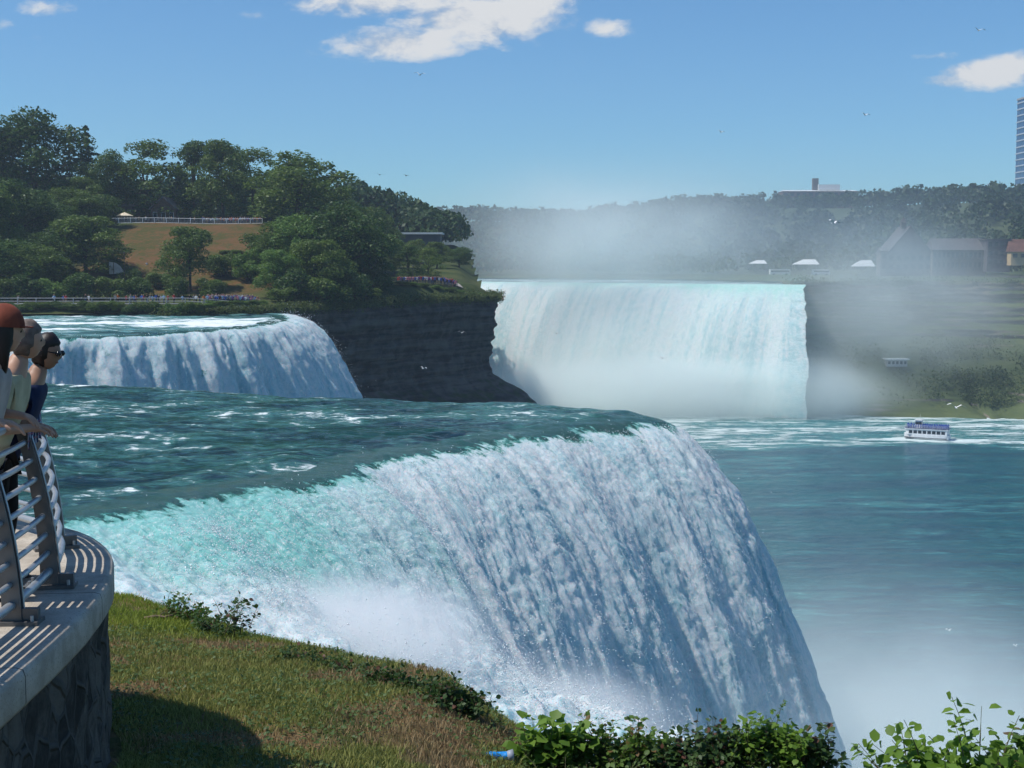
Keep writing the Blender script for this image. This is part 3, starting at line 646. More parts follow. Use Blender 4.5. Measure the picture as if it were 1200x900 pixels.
def put_tree(kind, px, d, ytop, wpx, label, group, zf=isle_h, var=None, name='tree', cat='tree', ybase=None):
    """stand a tree of this kind on the ground at distance d so its top reaches the right height"""
    i = (var if var is not None else _tn[0]) % len(PROT[kind]); _tn[0] += 1; pr = PROT[kind][i]
    X = at(px, 300, d)[0]; zg = float(zf(np.array(X), np.array(float(d)))); top = at(px, ytop, d)[2]; H = max(1.0, top-zg); W = wpx/F*d*(1.0 if kind in ('bush', 'conifer') else 1.16)
    if pr.name in _used: o = copy_tree(pr)
    else: o = pr; _used.add(pr.name)
    nat = {'round': .74, 'light': .74, 'tall': .42, 'bush': 1.15, 'conifer': .4}[kind]
    if kind == 'bush': zg -= .05*H
    o.name = name; o.location = (X, d, zg); o.scale = (W/nat, W/nat, H); o.rotation_euler = (0, 0, random.uniform(0, 6.28))
    tag(o, label, cat, group); return o
TG = 'trees on the island above the falls'
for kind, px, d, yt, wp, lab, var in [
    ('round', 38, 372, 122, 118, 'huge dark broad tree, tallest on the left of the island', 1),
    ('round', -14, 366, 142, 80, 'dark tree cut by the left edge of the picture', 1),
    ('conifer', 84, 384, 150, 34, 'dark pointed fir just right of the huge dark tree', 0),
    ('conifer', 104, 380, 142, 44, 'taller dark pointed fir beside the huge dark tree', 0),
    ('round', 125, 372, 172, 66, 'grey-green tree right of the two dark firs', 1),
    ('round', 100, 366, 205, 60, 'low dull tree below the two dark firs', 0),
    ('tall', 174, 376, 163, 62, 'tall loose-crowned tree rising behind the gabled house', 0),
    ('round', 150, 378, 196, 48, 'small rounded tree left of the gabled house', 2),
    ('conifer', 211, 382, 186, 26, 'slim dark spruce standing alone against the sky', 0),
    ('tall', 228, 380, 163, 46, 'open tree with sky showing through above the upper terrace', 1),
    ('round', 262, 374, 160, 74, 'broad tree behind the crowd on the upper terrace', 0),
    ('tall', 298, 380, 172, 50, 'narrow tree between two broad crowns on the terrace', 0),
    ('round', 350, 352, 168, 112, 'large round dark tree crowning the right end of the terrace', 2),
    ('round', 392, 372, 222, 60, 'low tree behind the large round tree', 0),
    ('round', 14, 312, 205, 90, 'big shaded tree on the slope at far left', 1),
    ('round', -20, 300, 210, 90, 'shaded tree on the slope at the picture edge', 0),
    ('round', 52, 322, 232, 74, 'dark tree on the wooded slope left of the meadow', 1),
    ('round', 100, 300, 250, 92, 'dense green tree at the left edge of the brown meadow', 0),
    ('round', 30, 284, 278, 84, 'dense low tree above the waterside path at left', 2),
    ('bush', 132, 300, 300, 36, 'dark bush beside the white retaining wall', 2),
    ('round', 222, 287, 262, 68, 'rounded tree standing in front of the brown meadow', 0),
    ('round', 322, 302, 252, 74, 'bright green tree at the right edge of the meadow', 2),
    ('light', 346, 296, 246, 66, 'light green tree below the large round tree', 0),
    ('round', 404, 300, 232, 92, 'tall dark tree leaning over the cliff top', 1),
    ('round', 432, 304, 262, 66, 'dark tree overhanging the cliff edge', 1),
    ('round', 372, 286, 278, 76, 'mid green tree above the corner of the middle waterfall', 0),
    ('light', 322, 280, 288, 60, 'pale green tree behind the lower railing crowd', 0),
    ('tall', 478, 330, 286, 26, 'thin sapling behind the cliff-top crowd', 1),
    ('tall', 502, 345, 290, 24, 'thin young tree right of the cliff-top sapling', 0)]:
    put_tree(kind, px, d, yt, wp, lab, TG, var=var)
for px, d, yt, wp, lab, v in [(-18, 276, 262, 90, 'dark tree filling the far left edge above the hedge', 1), (64, 296, 262, 76, 'shaded tree between the slope and the waterside path', 1), (8, 330, 226, 80, 'shaded tree in the upper part of the left wood', 0), (76, 340, 214, 70, 'dull green tree under the tallest tree', 2), (118, 345, 226, 54, 'small tree at the upper left corner of the meadow', 1),
        (455, 440, 268, 44, 'dark tree standing in front of the long low building', 0), (490, 430, 277, 34, 'light tree in front of the middle of the long low building', 2), (418, 380, 232, 60, 'dark tree behind the cliff-edge tree', 1), (440, 400, 240, 50, 'tree behind the cliff corner, partly hidden', 0)]: put_tree('round', px, d, yt, wp, lab, TG, var=v)
for px, d, yt, wp, lab, v in [(462, 372, 278, 40, 'small tree on the slope just behind the cliff-top lookout', 2), (512, 400, 282, 36, 'small tree right of the long low building', 0), (538, 420, 288, 34, 'small tree near the far tip of the island', 1)]: put_tree('round', px, d, yt, wp, lab, TG, var=v)
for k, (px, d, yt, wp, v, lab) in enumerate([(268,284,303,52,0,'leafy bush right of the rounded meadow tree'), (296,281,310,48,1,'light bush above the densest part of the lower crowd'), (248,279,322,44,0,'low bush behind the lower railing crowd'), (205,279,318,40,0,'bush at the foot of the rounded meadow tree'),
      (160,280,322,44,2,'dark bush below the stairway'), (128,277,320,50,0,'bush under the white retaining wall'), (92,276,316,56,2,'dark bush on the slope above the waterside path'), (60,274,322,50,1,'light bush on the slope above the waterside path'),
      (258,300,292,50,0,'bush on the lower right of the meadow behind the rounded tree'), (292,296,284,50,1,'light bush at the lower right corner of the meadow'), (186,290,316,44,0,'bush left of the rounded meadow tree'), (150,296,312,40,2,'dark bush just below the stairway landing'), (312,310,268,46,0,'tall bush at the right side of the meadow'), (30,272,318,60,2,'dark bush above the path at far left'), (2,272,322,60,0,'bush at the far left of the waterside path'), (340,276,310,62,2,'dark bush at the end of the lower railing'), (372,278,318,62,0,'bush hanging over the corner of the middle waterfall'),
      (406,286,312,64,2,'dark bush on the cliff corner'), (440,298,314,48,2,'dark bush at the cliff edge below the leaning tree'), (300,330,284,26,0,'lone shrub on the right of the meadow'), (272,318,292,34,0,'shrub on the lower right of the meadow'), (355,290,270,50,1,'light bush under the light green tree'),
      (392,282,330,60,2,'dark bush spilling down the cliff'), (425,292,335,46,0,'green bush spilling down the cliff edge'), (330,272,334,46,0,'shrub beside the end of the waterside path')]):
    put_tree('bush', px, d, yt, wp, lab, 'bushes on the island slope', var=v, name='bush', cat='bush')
rb = random.Random(9)
for k in range(26):
    px = -14+k*12.6; put_tree('bush', px, 249.6+rb.uniform(-.5, .8)+(3 if px > 285 else 0), rb.uniform(350.5, 355.5), rb.uniform(22, 34), 'low hedge bush in the row between the waterside path and the river', 'hedge bushes along the waterside path', var=rb.choice([0, 0, 1, 2]), name='hedge_bush', cat='bush')
for k, px in enumerate((470, 484, 497, 512, 527, 540, 553, 565)):
    dd = float(np.interp(px, [470, 575], [309, 330])); put_tree('bush', px, dd, 337+rb.uniform(-1, 2)+.04*(px-470), rb.uniform(16, 24), 'low green scrub clump along the lip of the dark cliff', 'scrub along the cliff lip', var=k % 2, name='bush', cat='bush')
for pr in sum(PROT.values(), []):
    if pr.name not in _used and pr.location.z < -400:
        for c in list(pr.children): bpy.data.objects.remove(c)
        bpy.data.objects.remove(pr)

def wood(name, spots, hts, mat, label, seed=1, nc=46, wr=.42, cs=.09):
    rg = np.random.default_rng(seed); n = len(spots)
    d = rg.normal(size=(n, nc, 3)); d /= np.linalg.norm(d, axis=2)[..., None]; d[..., 2] = np.abs(d[..., 2])*1.15-.45
    lump = 1+.35*perlin(d[..., 0]*2+np.arange(n)[:, None]*3.1, d[..., 1]*2, d[..., 2]*2)
    Wd = (hts*wr*rg.uniform(.8, 1.25, n))[:, None, None]
    P_ = spots[:, None, :]+d*Wd*lump[..., None]*np.array([1, 1, 1.05]); P_[..., 2] += (hts*.46)[:, None]
    V, Fq = cards(P_.reshape(-1, 3), d.reshape(-1, 3), np.repeat(hts*cs, nc)*rg.uniform(.7, 1.5, n*nc), rg, .75)
    return tag(np_mesh(name, V, Fq, mat), label, 'wood', kind='stuff')
rg = np.random.default_rng(21)
sp = np.stack([rg.uniform(-330, 700, 9500), rg.uniform(620, 1380, 9500)], 1)
dd = seg_dist(sp[:, 0], sp[:, 1], BANK); ok = inside(sp[:, 0], sp[:, 1], BANK+[(760,1500), (-420,1500)]) & (dd > np.where(sp[:, 0] > 120, 62, 12)) & (dd < 330)
pxs = 600+F*sp[:, 0]/sp[:, 1]; ok &= (pxs > 330) & (pxs < 1330)
ok &= ~((np.abs(pxs-955) < 46) & (dd > 195) & (dd < 240))
sp = sp[ok]; zz = bank_h(sp[:, 0], sp[:, 1])
wood('far_wood', np.concatenate([sp, zz[:, None]], 1), rg.uniform(9, 16, len(sp))*(1+.25*perlin(sp[:, 0]*.02, sp[:, 1]*.02)), L_WOOD, 'dense green wood covering the hill across the river', 31)
sp = np.stack([rg.uniform(-330, -10, 4200), rg.uniform(420, 780, 4200)], 1); pxs = 600+F*sp[:, 0]/sp[:, 1]
ok = inside(sp[:, 0], sp[:, 1], ISLE_EDGE+[(-330,800), (-330,247)]) & (seg_dist(sp[:, 0], sp[:, 1], ISLE_EDGE) > 5) & (pxs > -60) & ((sp[:, 1] > np.where(pxs > 470, 480, 500)) | (pxs < 400)) & ((pxs > 395) | (sp[:, 1] < 520))
sp = sp[ok]; zz = isle_h(sp[:, 0], sp[:, 1])
hb = np.where(600+F*sp[:, 0]/sp[:, 1] < 400, 18, np.interp(600+F*sp[:, 0]/sp[:, 1], [400, 470, 565], [23, 19, 12]))*rg.uniform(.75, 1.12, len(sp))
wood('island_wood', np.concatenate([sp, zz[:, None]], 1), hb, L_WOOD, 'dark wood on the back of the island behind the cliff', 33, 300, cs=.042)
# scrub on the gorge talus
n = 4200; iu = rg.integers(8, tal.shape[0]-1, n); jv = rg.integers(int(tal.shape[1]*.5), int(tal.shape[1]*.93), n); base = tal[iu, jv]
okk = (fbm(base[:, 0]*.03, base[:, 1]*.05, 1.0, 3) > -.10); base = base[okk]
wood('talus_scrub', base-np.array([0, 0, .8]), rg.uniform(1.5, 5.5, len(base)), leaf_mat('scrub_leaves', (.045,.075,.025), (.13,.16,.05), .3, .05), 'green scrub covering the rock slope below the far gorge cliff', 35, 26, .8)
n = 700; iu = rg.integers(4, tal.shape[0]-1, n); jv = rg.integers(0, 3, n)
wood('cliff_top_scrub', tal[iu, jv]-np.array([0, 0, 1.6]), rg.uniform(2, 4.5, n), leaf_mat('edge_leaves', (.03,.06,.02), (.08,.12,.035), .3, .05), 'green scrub along the top of the far gorge cliff', 37, 26, .8)

rg2 = np.random.default_rng(44); q = rg2.uniform(0, 1, 2600); pl = np.array(ISLE_EDGE[2:12], float); Lq = np.concatenate([[0], np.cumsum(np.linalg.norm(np.diff(pl, axis=0), axis=1))])
ex = np.interp(q*Lq[-1], Lq, pl[:, 0])+rg2.normal(size=2600)*.7-.3; ey = np.interp(q*Lq[-1], Lq, pl[:, 1])+rg2.normal(size=2600)*.6
wood('cliff_edge_scrub', np.stack([ex, ey, isle_h(ex, ey)-.45-np.abs(rg2.normal(size=2600))*.5*(rg2.random(2600) < .35)], -1), rg2.uniform(.6, 1.8, 2600), leaf_mat('edge_scrub_leaves', (.03,.055,.015), (.12,.15,.04), .3, .4), 'low green scrub and grass tufts hanging over the lip of the dark cliff', 47, 22, .8)
# ================================================================ PEOPLE
def skin_mesh(verts, edges, radii, sub=1, root=0):
    me = bpy.data.meshes.new('skin'); me.from_pydata([tuple(v) for v in verts], edges, []); o = bpy.data.objects.new('skin', me); C.objects.link(o)
    md = o.modifiers.new('s', 'SKIN'); md.use_smooth_shade = True
    for i, d in enumerate(me.skin_vertices[0].data):
        r = radii[i]; d.radius = (r, r) if not isinstance(r, tuple) else r; d.use_root = (i == root)
    if sub: s = o.modifiers.new('d', 'SUBSURF'); s.levels = sub; s.render_levels = sub
    bpy.context.view_layer.update(); dg = bpy.context.evaluated_depsgraph_get(); r = bpy.data.meshes.new_from_object(o.evaluated_get(dg)); bpy.data.objects.remove(o); bpy.data.meshes.remove(me); return r
def skin_obj(name, verts, edges, radii, mats, parent=None, sub=1, root=0):
    return finish(name, skin_mesh(verts, edges, radii, sub, root), mats, parent, True)
def mesh_arrays(me):
    V = np.empty(len(me.vertices)*3, np.float32); me.vertices.foreach_get('co', V); return V.reshape(-1, 3), [tuple(p.vertices) for p in me.polygons]
M_SKIN = simple('skin', (.50,.29,.20), (.44,.25,.17), 8, .5, spec=.3)
M_SKIN2 = simple('tan_skin', (.36,.20,.13), (.31,.17,.11), 8, .5, spec=.3)
def cloth(name, col, stripes=None):
    if name in _M: return _M[name]
    if not stripes: return simple(name, col, tuple(x*.72 for x in col), 6, .85, .35, .01, spec=.15, detail=5)
    m, _, _ = new_mat(name); t = NT(m); X, Y, Z = t.sep(t.node('ShaderNodeTexCoord').outputs['Object'])
    s = t.math('SINE', t.math('MULTIPLY', t.math('ADD', Z, t.math('MULTIPLY', X, .15)), stripes[0])); c = t.mix(t.ss(s, -.1, .3), col, stripes[1])
    out_surf(t, bsdf(t, c, .85, None, .15).outputs[0]); _M[name] = m; return m

# crowd figures: one continuous body mesh; face colours by region through material slots
def crowd_mesh(pose):
    J = {'pel': (0, 0, .92), 'ch': (0, 0, 1.28), 'nk': (.01, 0, 1.47), 'hd': (.03, 0, 1.64), 'ht': (.03, 0, 1.72)}
    J.update({'kl': (.02, .1, .5), 'fl': (0, .11, .06), 'tl': (.12, .12, .03), 'kr': (.0, -.1, .5), 'fr': (0, -.11, .06), 'tr': (.12, -.12, .03)})
    arms = {'down': ((-.02, .25, 1.12), (.05, .27, .88), (-.02, -.25, 1.12), (.05, -.27, .88)), 'rail': ((.08, .25, 1.16), (.33, .16, 1.12), (.08, -.25, 1.16), (.33, -.16, 1.12)), 'photo': ((.14, .22, 1.3), (.26, .08, 1.55), (.14, -.22, 1.3), (.26, -.08, 1.55))}[pose]
    J.update({'sl': (0, .18, 1.42), 'el': arms[0], 'hl': arms[1], 'sr': (0, -.18, 1.42), 'er': arms[2], 'hr': arms[3]})
    k = list(J); E = [('pel','ch'), ('ch','nk'), ('nk','hd'), ('hd','ht'), ('pel','kl'), ('kl','fl'), ('fl','tl'), ('pel','kr'), ('kr','fr'), ('fr','tr'), ('ch','sl'), ('sl','el'), ('el','hl'), ('ch','sr'), ('sr','er'), ('er','hr')]
    rad = {'pel': .15, 'ch': .155, 'nk': .06, 'hd': .105, 'ht': .08, 'kl': .07, 'kr': .07, 'fl': .05, 'fr': .05, 'tl': .04, 'tr': .04, 'sl': .07, 'sr': .07, 'el': .048, 'er': .048, 'hl': .04, 'hr': .04}
    me = skin_mesh([J[q] for q in k], [(k.index(a), k.index(b)) for a, b in E], [rad[q] for q in k], 1)
    for nm in ('skin', 'hair', 'shirt', 'legs'): me.materials.append(None)
    for p in me.polygons:
        c = p.center; z = c.z
        if z > 1.50: p.material_index = 1 if (c.x < .03 or z > 1.70) else 0
        elif z > .90 and (abs(c.y) < .21 or z > 1.2): p.material_index = 2
        elif z > .90: p.material_index = 0
        elif z > .10: p.material_index = 3
        else: p.material_index = 1
    return me
CM = [crowd_mesh(p) for p in ('down', 'rail', 'photo')]
SHIRTS = {'red': (.45,.03,.03), 'white': (.72,.72,.72), 'blue': (.05,.12,.42), 'black': (.02,.02,.025), 'orange': (.60,.16,.03), 'grey': (.28,.29,.30), 'pale blue': (.30,.45,.62), 'green': (.05,.28,.10), 'pink': (.60,.22,.28), 'yellow': (.60,.48,.08), 'purple': (.18,.07,.25), 'tan': (.45,.34,.22)}
SM = {k: cloth('shirt_'+k.replace(' ', '_'), v) for k, v in SHIRTS.items()}
PANTS = [cloth('denim', (.05,.08,.16)), cloth('khaki_cloth', (.32,.26,.17)), cloth('black_cloth', (.02,.02,.022)), cloth('grey_cloth', (.16,.16,.17))]
HAIRS = [simple('dark_hair', (.02,.014,.01)), simple('brown_hair', (.08,.045,.025)), simple('fair_hair', (.35,.24,.12))]
rp = random.Random(77)
def crowd_person(p, face, shirt, label, group, scale=None, mesh=None):
    o = bpy.data.objects.new('person', mesh or CM[rp.choice([0, 1, 1, 2])]); C.objects.link(o)
    o.location = tuple(map(float, p)); o.rotation_euler = (0, 0, face); s = scale or rp.uniform(.92, 1.06); o.scale = (s*1.08, s*1.08, s)
    for sl, m in zip(o.material_slots, (rp.choice([M_SKIN, M_SKIN2]), rp.choice(HAIRS), SM[shirt], rp.choice(PANTS))): sl.link = 'OBJECT'; sl.material = m
    return tag(o, label, 'person', group)
def in_crowd(px, d, zf, face, place, group, lift=.06, cols=None):
    X = at(px, 300, d)[0]; z = float(zf(np.array(X), np.array(float(d))))+lift; s = rp.choice(cols or list(SHIRTS))
    crowd_person((X, d, z), face+rp.uniform(-.5, .5), s, f'visitor in a {s} top {place}', f'visitors in {s} tops {place}')
# along the waterside path: sparse at left, packed at right
WAY = lambda px: float(np.interp(px, [0, 240, 306], [257.6, 258.6, 262.5]))
for i in range(62): in_crowd(242+i*1.0+rp.uniform(-.4, .4), WAY(242+i)-.6+(i % 3)*1.1, isle_h, -1.2, 'packed along the railing by the river', 0, cols=['white', 'blue', 'black', 'red', 'pink', 'pale blue', 'grey', 'purple', 'tan'])
for px in (134, 137, 152, 156, 158, 165, 167, 171, 175, 182, 185, 187, 191, 196, 213, 221, 226, 229, 233, 238, 99, 103, 73, 76, 20, 62, 147, 178, 203): in_crowd(px, WAY(px)+rp.uniform(-.8, 1.2), isle_h, -1.4, 'strolling on the open part of the waterside path', 0, cols=['white', 'red', 'orange', 'blue', 'grey', 'black', 'pale blue'])
for i in range(42): in_crowd(238+i*1.65+rp.uniform(-.6, .6), 362.6+(i % 3)*.8, isle_h, -1.4, 'at the upper terrace railing under the trees', 0, .1, cols=['white', 'blue', 'red', 'black', 'grey', 'orange', 'pale blue', 'white', 'green'])
for px in (139, 141, 160, 164, 172, 187, 193, 202, 224, 229): in_crowd(px, 363.4, isle_h, -1.4, 'by the upper terrace railing in front of the house', 0, .1, cols=['white', 'tan', 'grey', 'pale blue'])
CE = lambda px: float(np.interp(px, [463, 536], [313.5, 324.5]))
for i in range(54): px = (466+i*1.9) if i < 10 else (484+(i-10)*1.17); in_crowd(px, CE(px)+(i % 2)*.9, isle_h, -.9, 'on the cliff-top lookout beside the great waterfall', 0, .1, cols=['blue', 'black', 'red', 'purple', 'white', 'pink', 'blue'])

# ================================================================ ISLAND BUILDINGS AND RAILINGS
M_WHITE = simple('white_paint', (.74,.74,.72), (.62,.62,.60), 3, .5); M_GREYP = simple('grey_paint', (.38,.39,.40), (.30,.31,.32), 3, .6)
M_ROOFT = simple('tan_roof', (.33,.26,.19), (.24,.19,.14), 1.5, .9, .4); M_ROOFG = simple('grey_shingle', (.20,.19,.19), (.13,.125,.125), 1.5, .9, .4)
M_WOODW = simple('brown_timber', (.14,.085,.05), (.09,.055,.035), 2, .8); M_GLASSD = simple('dark_glass', (.02,.025,.03), (.03,.035,.045), 1, .12, spec=.7); M_CONC = simple('pale_concrete', (.48,.45,.40), (.36,.34,.30), 1.2, .9, .4)
M_STEELD = simple('dark_metal', (.05,.05,.055), (.03,.03,.035), 3, .5)
def fence(name, label, pts, zf, hgt, step, m, rails=(.35, .7, 1.0), r=.045, lift=.05, cat='railing', panel=None):
    root = empty(name, (pts[0][0], pts[0][1], float(zf(np.array(pts[0][0]), np.array(pts[0][1])))), 0, label, cat); off = Vector(root.location)
    P = fine_pts(pts, 200); Ls = np.concatenate([[0], np.cumsum(np.linalg.norm(np.diff(P, axis=0), axis=1))]); n = max(2, int(Ls[-1]/step)+1)
    q = np.linspace(0, Ls[-1], n); Q = np.stack([np.interp(q, Ls, P[:, 0]), np.interp(q, Ls, P[:, 1])], -1); Z = zf(Q[:, 0], Q[:, 1])+lift
    for i in range(n): MB().box(Vector((Q[i, 0], Q[i, 1], Z[i]+hgt/2))-off, (r*2.2, r*2.2, hgt)).build('post', m, root)
    for k in rails: MB().tube([Vector((Q[i, 0], Q[i, 1], Z[i]+hgt*k))-off for i in range(n)], r, 5).build('rail', m, root)
    if panel:
        b = MB()
        for i in range(n-1):
            for j in range(9):
                f_ = (j+.5)/9; x, y, z = [Q[i, 0]*(1-f_)+Q[i+1, 0]*f_, Q[i, 1]*(1-f_)+Q[i+1, 1]*f_, Z[i]*(1-f_)+Z[i+1]*f_]
                b.box(Vector((x, y, z+hgt*.5))-off, (.07, .03, hgt*.86))
        b.build('balusters', panel, root)
    return root
X_ = lambda px, d: float(at(px, 300, d)[0])
fence('railing', 'long white railing along the edge of the upper terrace', [(X_(112, 361), 361), (X_(308, 361.5), 361.5)], isle_h, 1.25, 3.0, M_WHITE, (.04, 1.0), .06, panel=M_GREYP)
fence('railing', 'pale railing between the waterside path and the hedge bushes', [(-100,256.2), (X_(120, 256.4), 256.4), (X_(238, 257), 257)], isle_h, 1.1, 3.2, M_GREYP, (.1, .5, 1.0), .06)
fence('railing', 'grey railing in front of the packed waterside crowd', [(X_(239, 257), 257), (X_(300, 259.4), 259.4)], isle_h, 1.15, 2.4, M_GREYP, (.1, .5, 1.0), .05, panel=M_GREYP)
fence('railing', 'dark railing round the cliff-top lookout crowd', [(X_(462, 311.5), 311.5), (X_(528, 322.2), 322.2), (X_(536, 325.5), 325.5)], isle_h, 1.15, 2.0, M_STEELD, (.1, .5, 1.0), .045, .12)
def gable_house(name, label, px0, px1, d, yeave, yridge, roofm, wallm, depth=9.0, zf=isle_h, wins=4, gable_front=False, cat='house', hipped=False):
    x0, x1 = X_(px0, d), X_(px1, d); z0 = float(zf(np.array((x0+x1)/2), np.array(float(d)))); ze = at(px0, yeave, d)[2]-z0; zr = at(px0, yridge, d)[2]-z0; w = x1-x0
    root = empty(name, ((x0+x1)/2, d, z0-.05), 0, label, cat); D = depth; h = w/2
    MB().box((0, D/2, ze/2), (w, D, ze)).build('wall', wallm, root); o = .5
    r = MB()
    if gable_front: r.prism([(-h-o, 0, ze-.2), (0, 0, zr), (h+o, 0, ze-.2), (h+o, 0, ze-.02), (0, 0, zr+.25), (-h-o, 0, ze-.02)], (0, -o, 0), (0, D+o, 0)); MB().prism([(-h, 0, ze+.002), (h, 0, ze+.002), (0, 0, zr-.12)], (0, .03, 0), (0, .25, 0)).build('gable', wallm, root)
    else:
        i_ = h*.35 if hipped else 0
        r.add([(-h-o, -o, ze), (h+o, -o, ze), (h+o, D+o, ze), (-h-o, D+o, ze), (-h-o+i_, D/2, zr), (h+o-i_, D/2, zr)], [(0, 1, 5, 4), (2, 3, 4, 5), (1, 2, 5), (3, 0, 4), (3, 2, 1, 0)])
    r.build('roof', roofm, root)
    for k in range(wins):
        x = -h+w*(k+.5)/wins; f_ = MB().box((x, -.03, ze*.55), (w/wins*.5, .1, ze*.5)).build('window', M_WHITE, root); MB().box((x, -.09, ze*.55), (w/wins*.5-.16, .04, ze*.5-.16)).build('pane', M_GLASSD, f_)
    MB().box((-h+w/wins, -.04, 1.05), (.9, .08, 2.1)).build('door', M_WOODW, root)
    return root
gable_house('house', 'low house with tan hipped roof behind the terrace railing', 127, 156, 372, 241.5, 235, M_ROOFT, M_WOODW, 8, hipped=True)
gable_house('house', 'grey-roofed gabled house among the trees above the meadow', 178, 207, 371, 244.5, 231, M_ROOFG, M_WOODW, 10, wins=3, gable_front=True)
up_ = empty('parasol', (X_(147, 364.5), 364.5, float(isle_h(np.array(-99.), np.array(364.5)))), 0, 'cream parasol open in front of the tan-roofed house', 'parasol')
MB().tube([(0, 0, 0), (0, 0, 2.7)], .05, 6).build('pole', M_WHITE, up_)
b = MB(); n = 8; rr_ = 2.3; vs = [(rr_*math.cos(6.283*i/n), rr_*math.sin(6.283*i/n), 2.1) for i in range(n)]+[(0, 0, 3.0)]+[(rr_*.98*math.cos(6.283*i/n), rr_*.98*math.sin(6.283*i/n), 1.95) for i in range(n)]
b.add(vs, [(i, (i+1) % n, 8) for i in range(n)]+[(9+i, 9+(i+1) % n, (i+1) % n, i) for i in range(n)]).build('canopy', simple('cream_canvas', (.70,.60,.44), (.62,.52,.38), 2, .8), up_)
# stairway down the meadow
st = empty('stairway', (X_(150, 300), 300, float(isle_h(np.array(X_(150, 300)), np.array(300.)))), 0, 'pale railed stairway stepping down between the bushes and the meadow', 'stairway')
off = Vector(st.location)
pa, pb, pc = at(140, 304, 318), at(168, 305, 316), at(192, 324, 304)
sw = MB(); N_ = 26
for i in range(N_):
    f_ = i/(N_-1); q = pb*(1-f_)+pc*f_; sw.box(Vector(q)-off+Vector((0, 0, -.55)), (.55, 1.9, .16))
sw.build('steps', M_CONC, st)
for dy in (-1.0, 1.0):
    MB().tube([Vector(pa)-off+Vector((0, dy, .1)), Vector(pb)-off+Vector((0, dy, .15)), Vector(pc)-off+Vector((0, dy, .3))], .11, 6).build('handrail', M_CONC, st)
    for i in range(11): f_ = i/10; q = Vector(pb*(1-f_)+pc*f_)-off+Vector((0, dy, 0)); MB().box(q+Vector((0, 0, -.2)), (.12, .1, 1.0)).build('post', M_CONC, st)
MB().prism([(0, 0, -1.5), tuple((Vector(pb-pa)) + Vector((0, 0, -1.5))), tuple(Vector(pb-pa)+Vector((0, 0, -.6))), (0, 0, -.6)], Vector(pa)-off+Vector((0, -.9, 0)), Vector(pa)-off+Vector((0, .9, 0))).build('landing', M_CONC, st)
for px, yb, cl in ((150, 314, 'red'), (153, 311, 'red'), (148, 315, 'red'), (172, 316, 'white'), (177, 322, 'white'), (183, 324, 'grey')):
    d = 314 if px < 160 else 309; q = at(px, yb, d); crowd_person((q[0], q[1], q[2]), -1.2, cl, f'visitor in a {cl} top on the stairway beside the meadow', f'visitors in {cl} tops on the stairway', 1.0)
wl = empty('retaining_wall', at(128, 321, 296), 0, 'white curved retaining wall among dark bushes left of the stairway', 'wall')
prof = [(0, 0, 0), (3.1, 0, 0), (2.9, 0, .6), (2.2, 0, 1.7), (1.2, 0, 2.35), (0, 0, 2.5)]
MB().prism(prof, (0, 0, 0), (0, .5, 0)).build('wall', M_CONC, wl); MB().box((.95, -.01, 1.2), (.14, .06, 2.3)).build('joint', M_WOODW, wl)
lp = empty('lamp_post', at(146, 322, 292), 0, 'thin dark lamp post left of the stairway', 'lamp post'); MB().tube([(0, 0, -1), (0, 0, 4.4)], [.07, .045], 6).build('pole', M_STEELD, lp); MB().ball((0, 0, 4.5), (.16, .16, .2)).build('lantern', M_STEELD, lp)
lp = empty('lamp_post', at(484, 331, 317), 0, 'dark lamp post standing in the cliff-top lookout crowd', 'lamp post'); MB().tube([(0, 0, -.5), (0, 0, 3.6)], [.08, .05], 6).build('pole', M_STEELD, lp); MB().ball((0, 0, 3.7), (.18, .18, .2)).build('lantern', M_STEELD, lp)
# long low building in the wood
x0, x1, d = X_(441, 470), X_(516, 470), 470.0; zb = at(441, 293, d)[2]; zt = at(441, 274.5, d)[2]
lb = empty('building', ((x0+x1)/2, d, zb), 0, 'long low building with white-edged flat roof half hidden in the wood', 'building'); w = x1-x0; h = zt-zb
MB().box((0, 6, h/2-3), (w, 12, h+6)).build('wall', simple('slate_wall', (.09,.09,.09), (.06,.06,.06), .3, .8), lb); MB().box((0, 6, h+.3), (w+1.5, 13.5, .6)).build('roof', M_WHITE, lb)
for k in range(9): MB().box((-w/2+w*(k+.5)/9, -.05, h*.38), (w/9*.7, .14, h*.28)).build('window', M_GLASSD, lb)

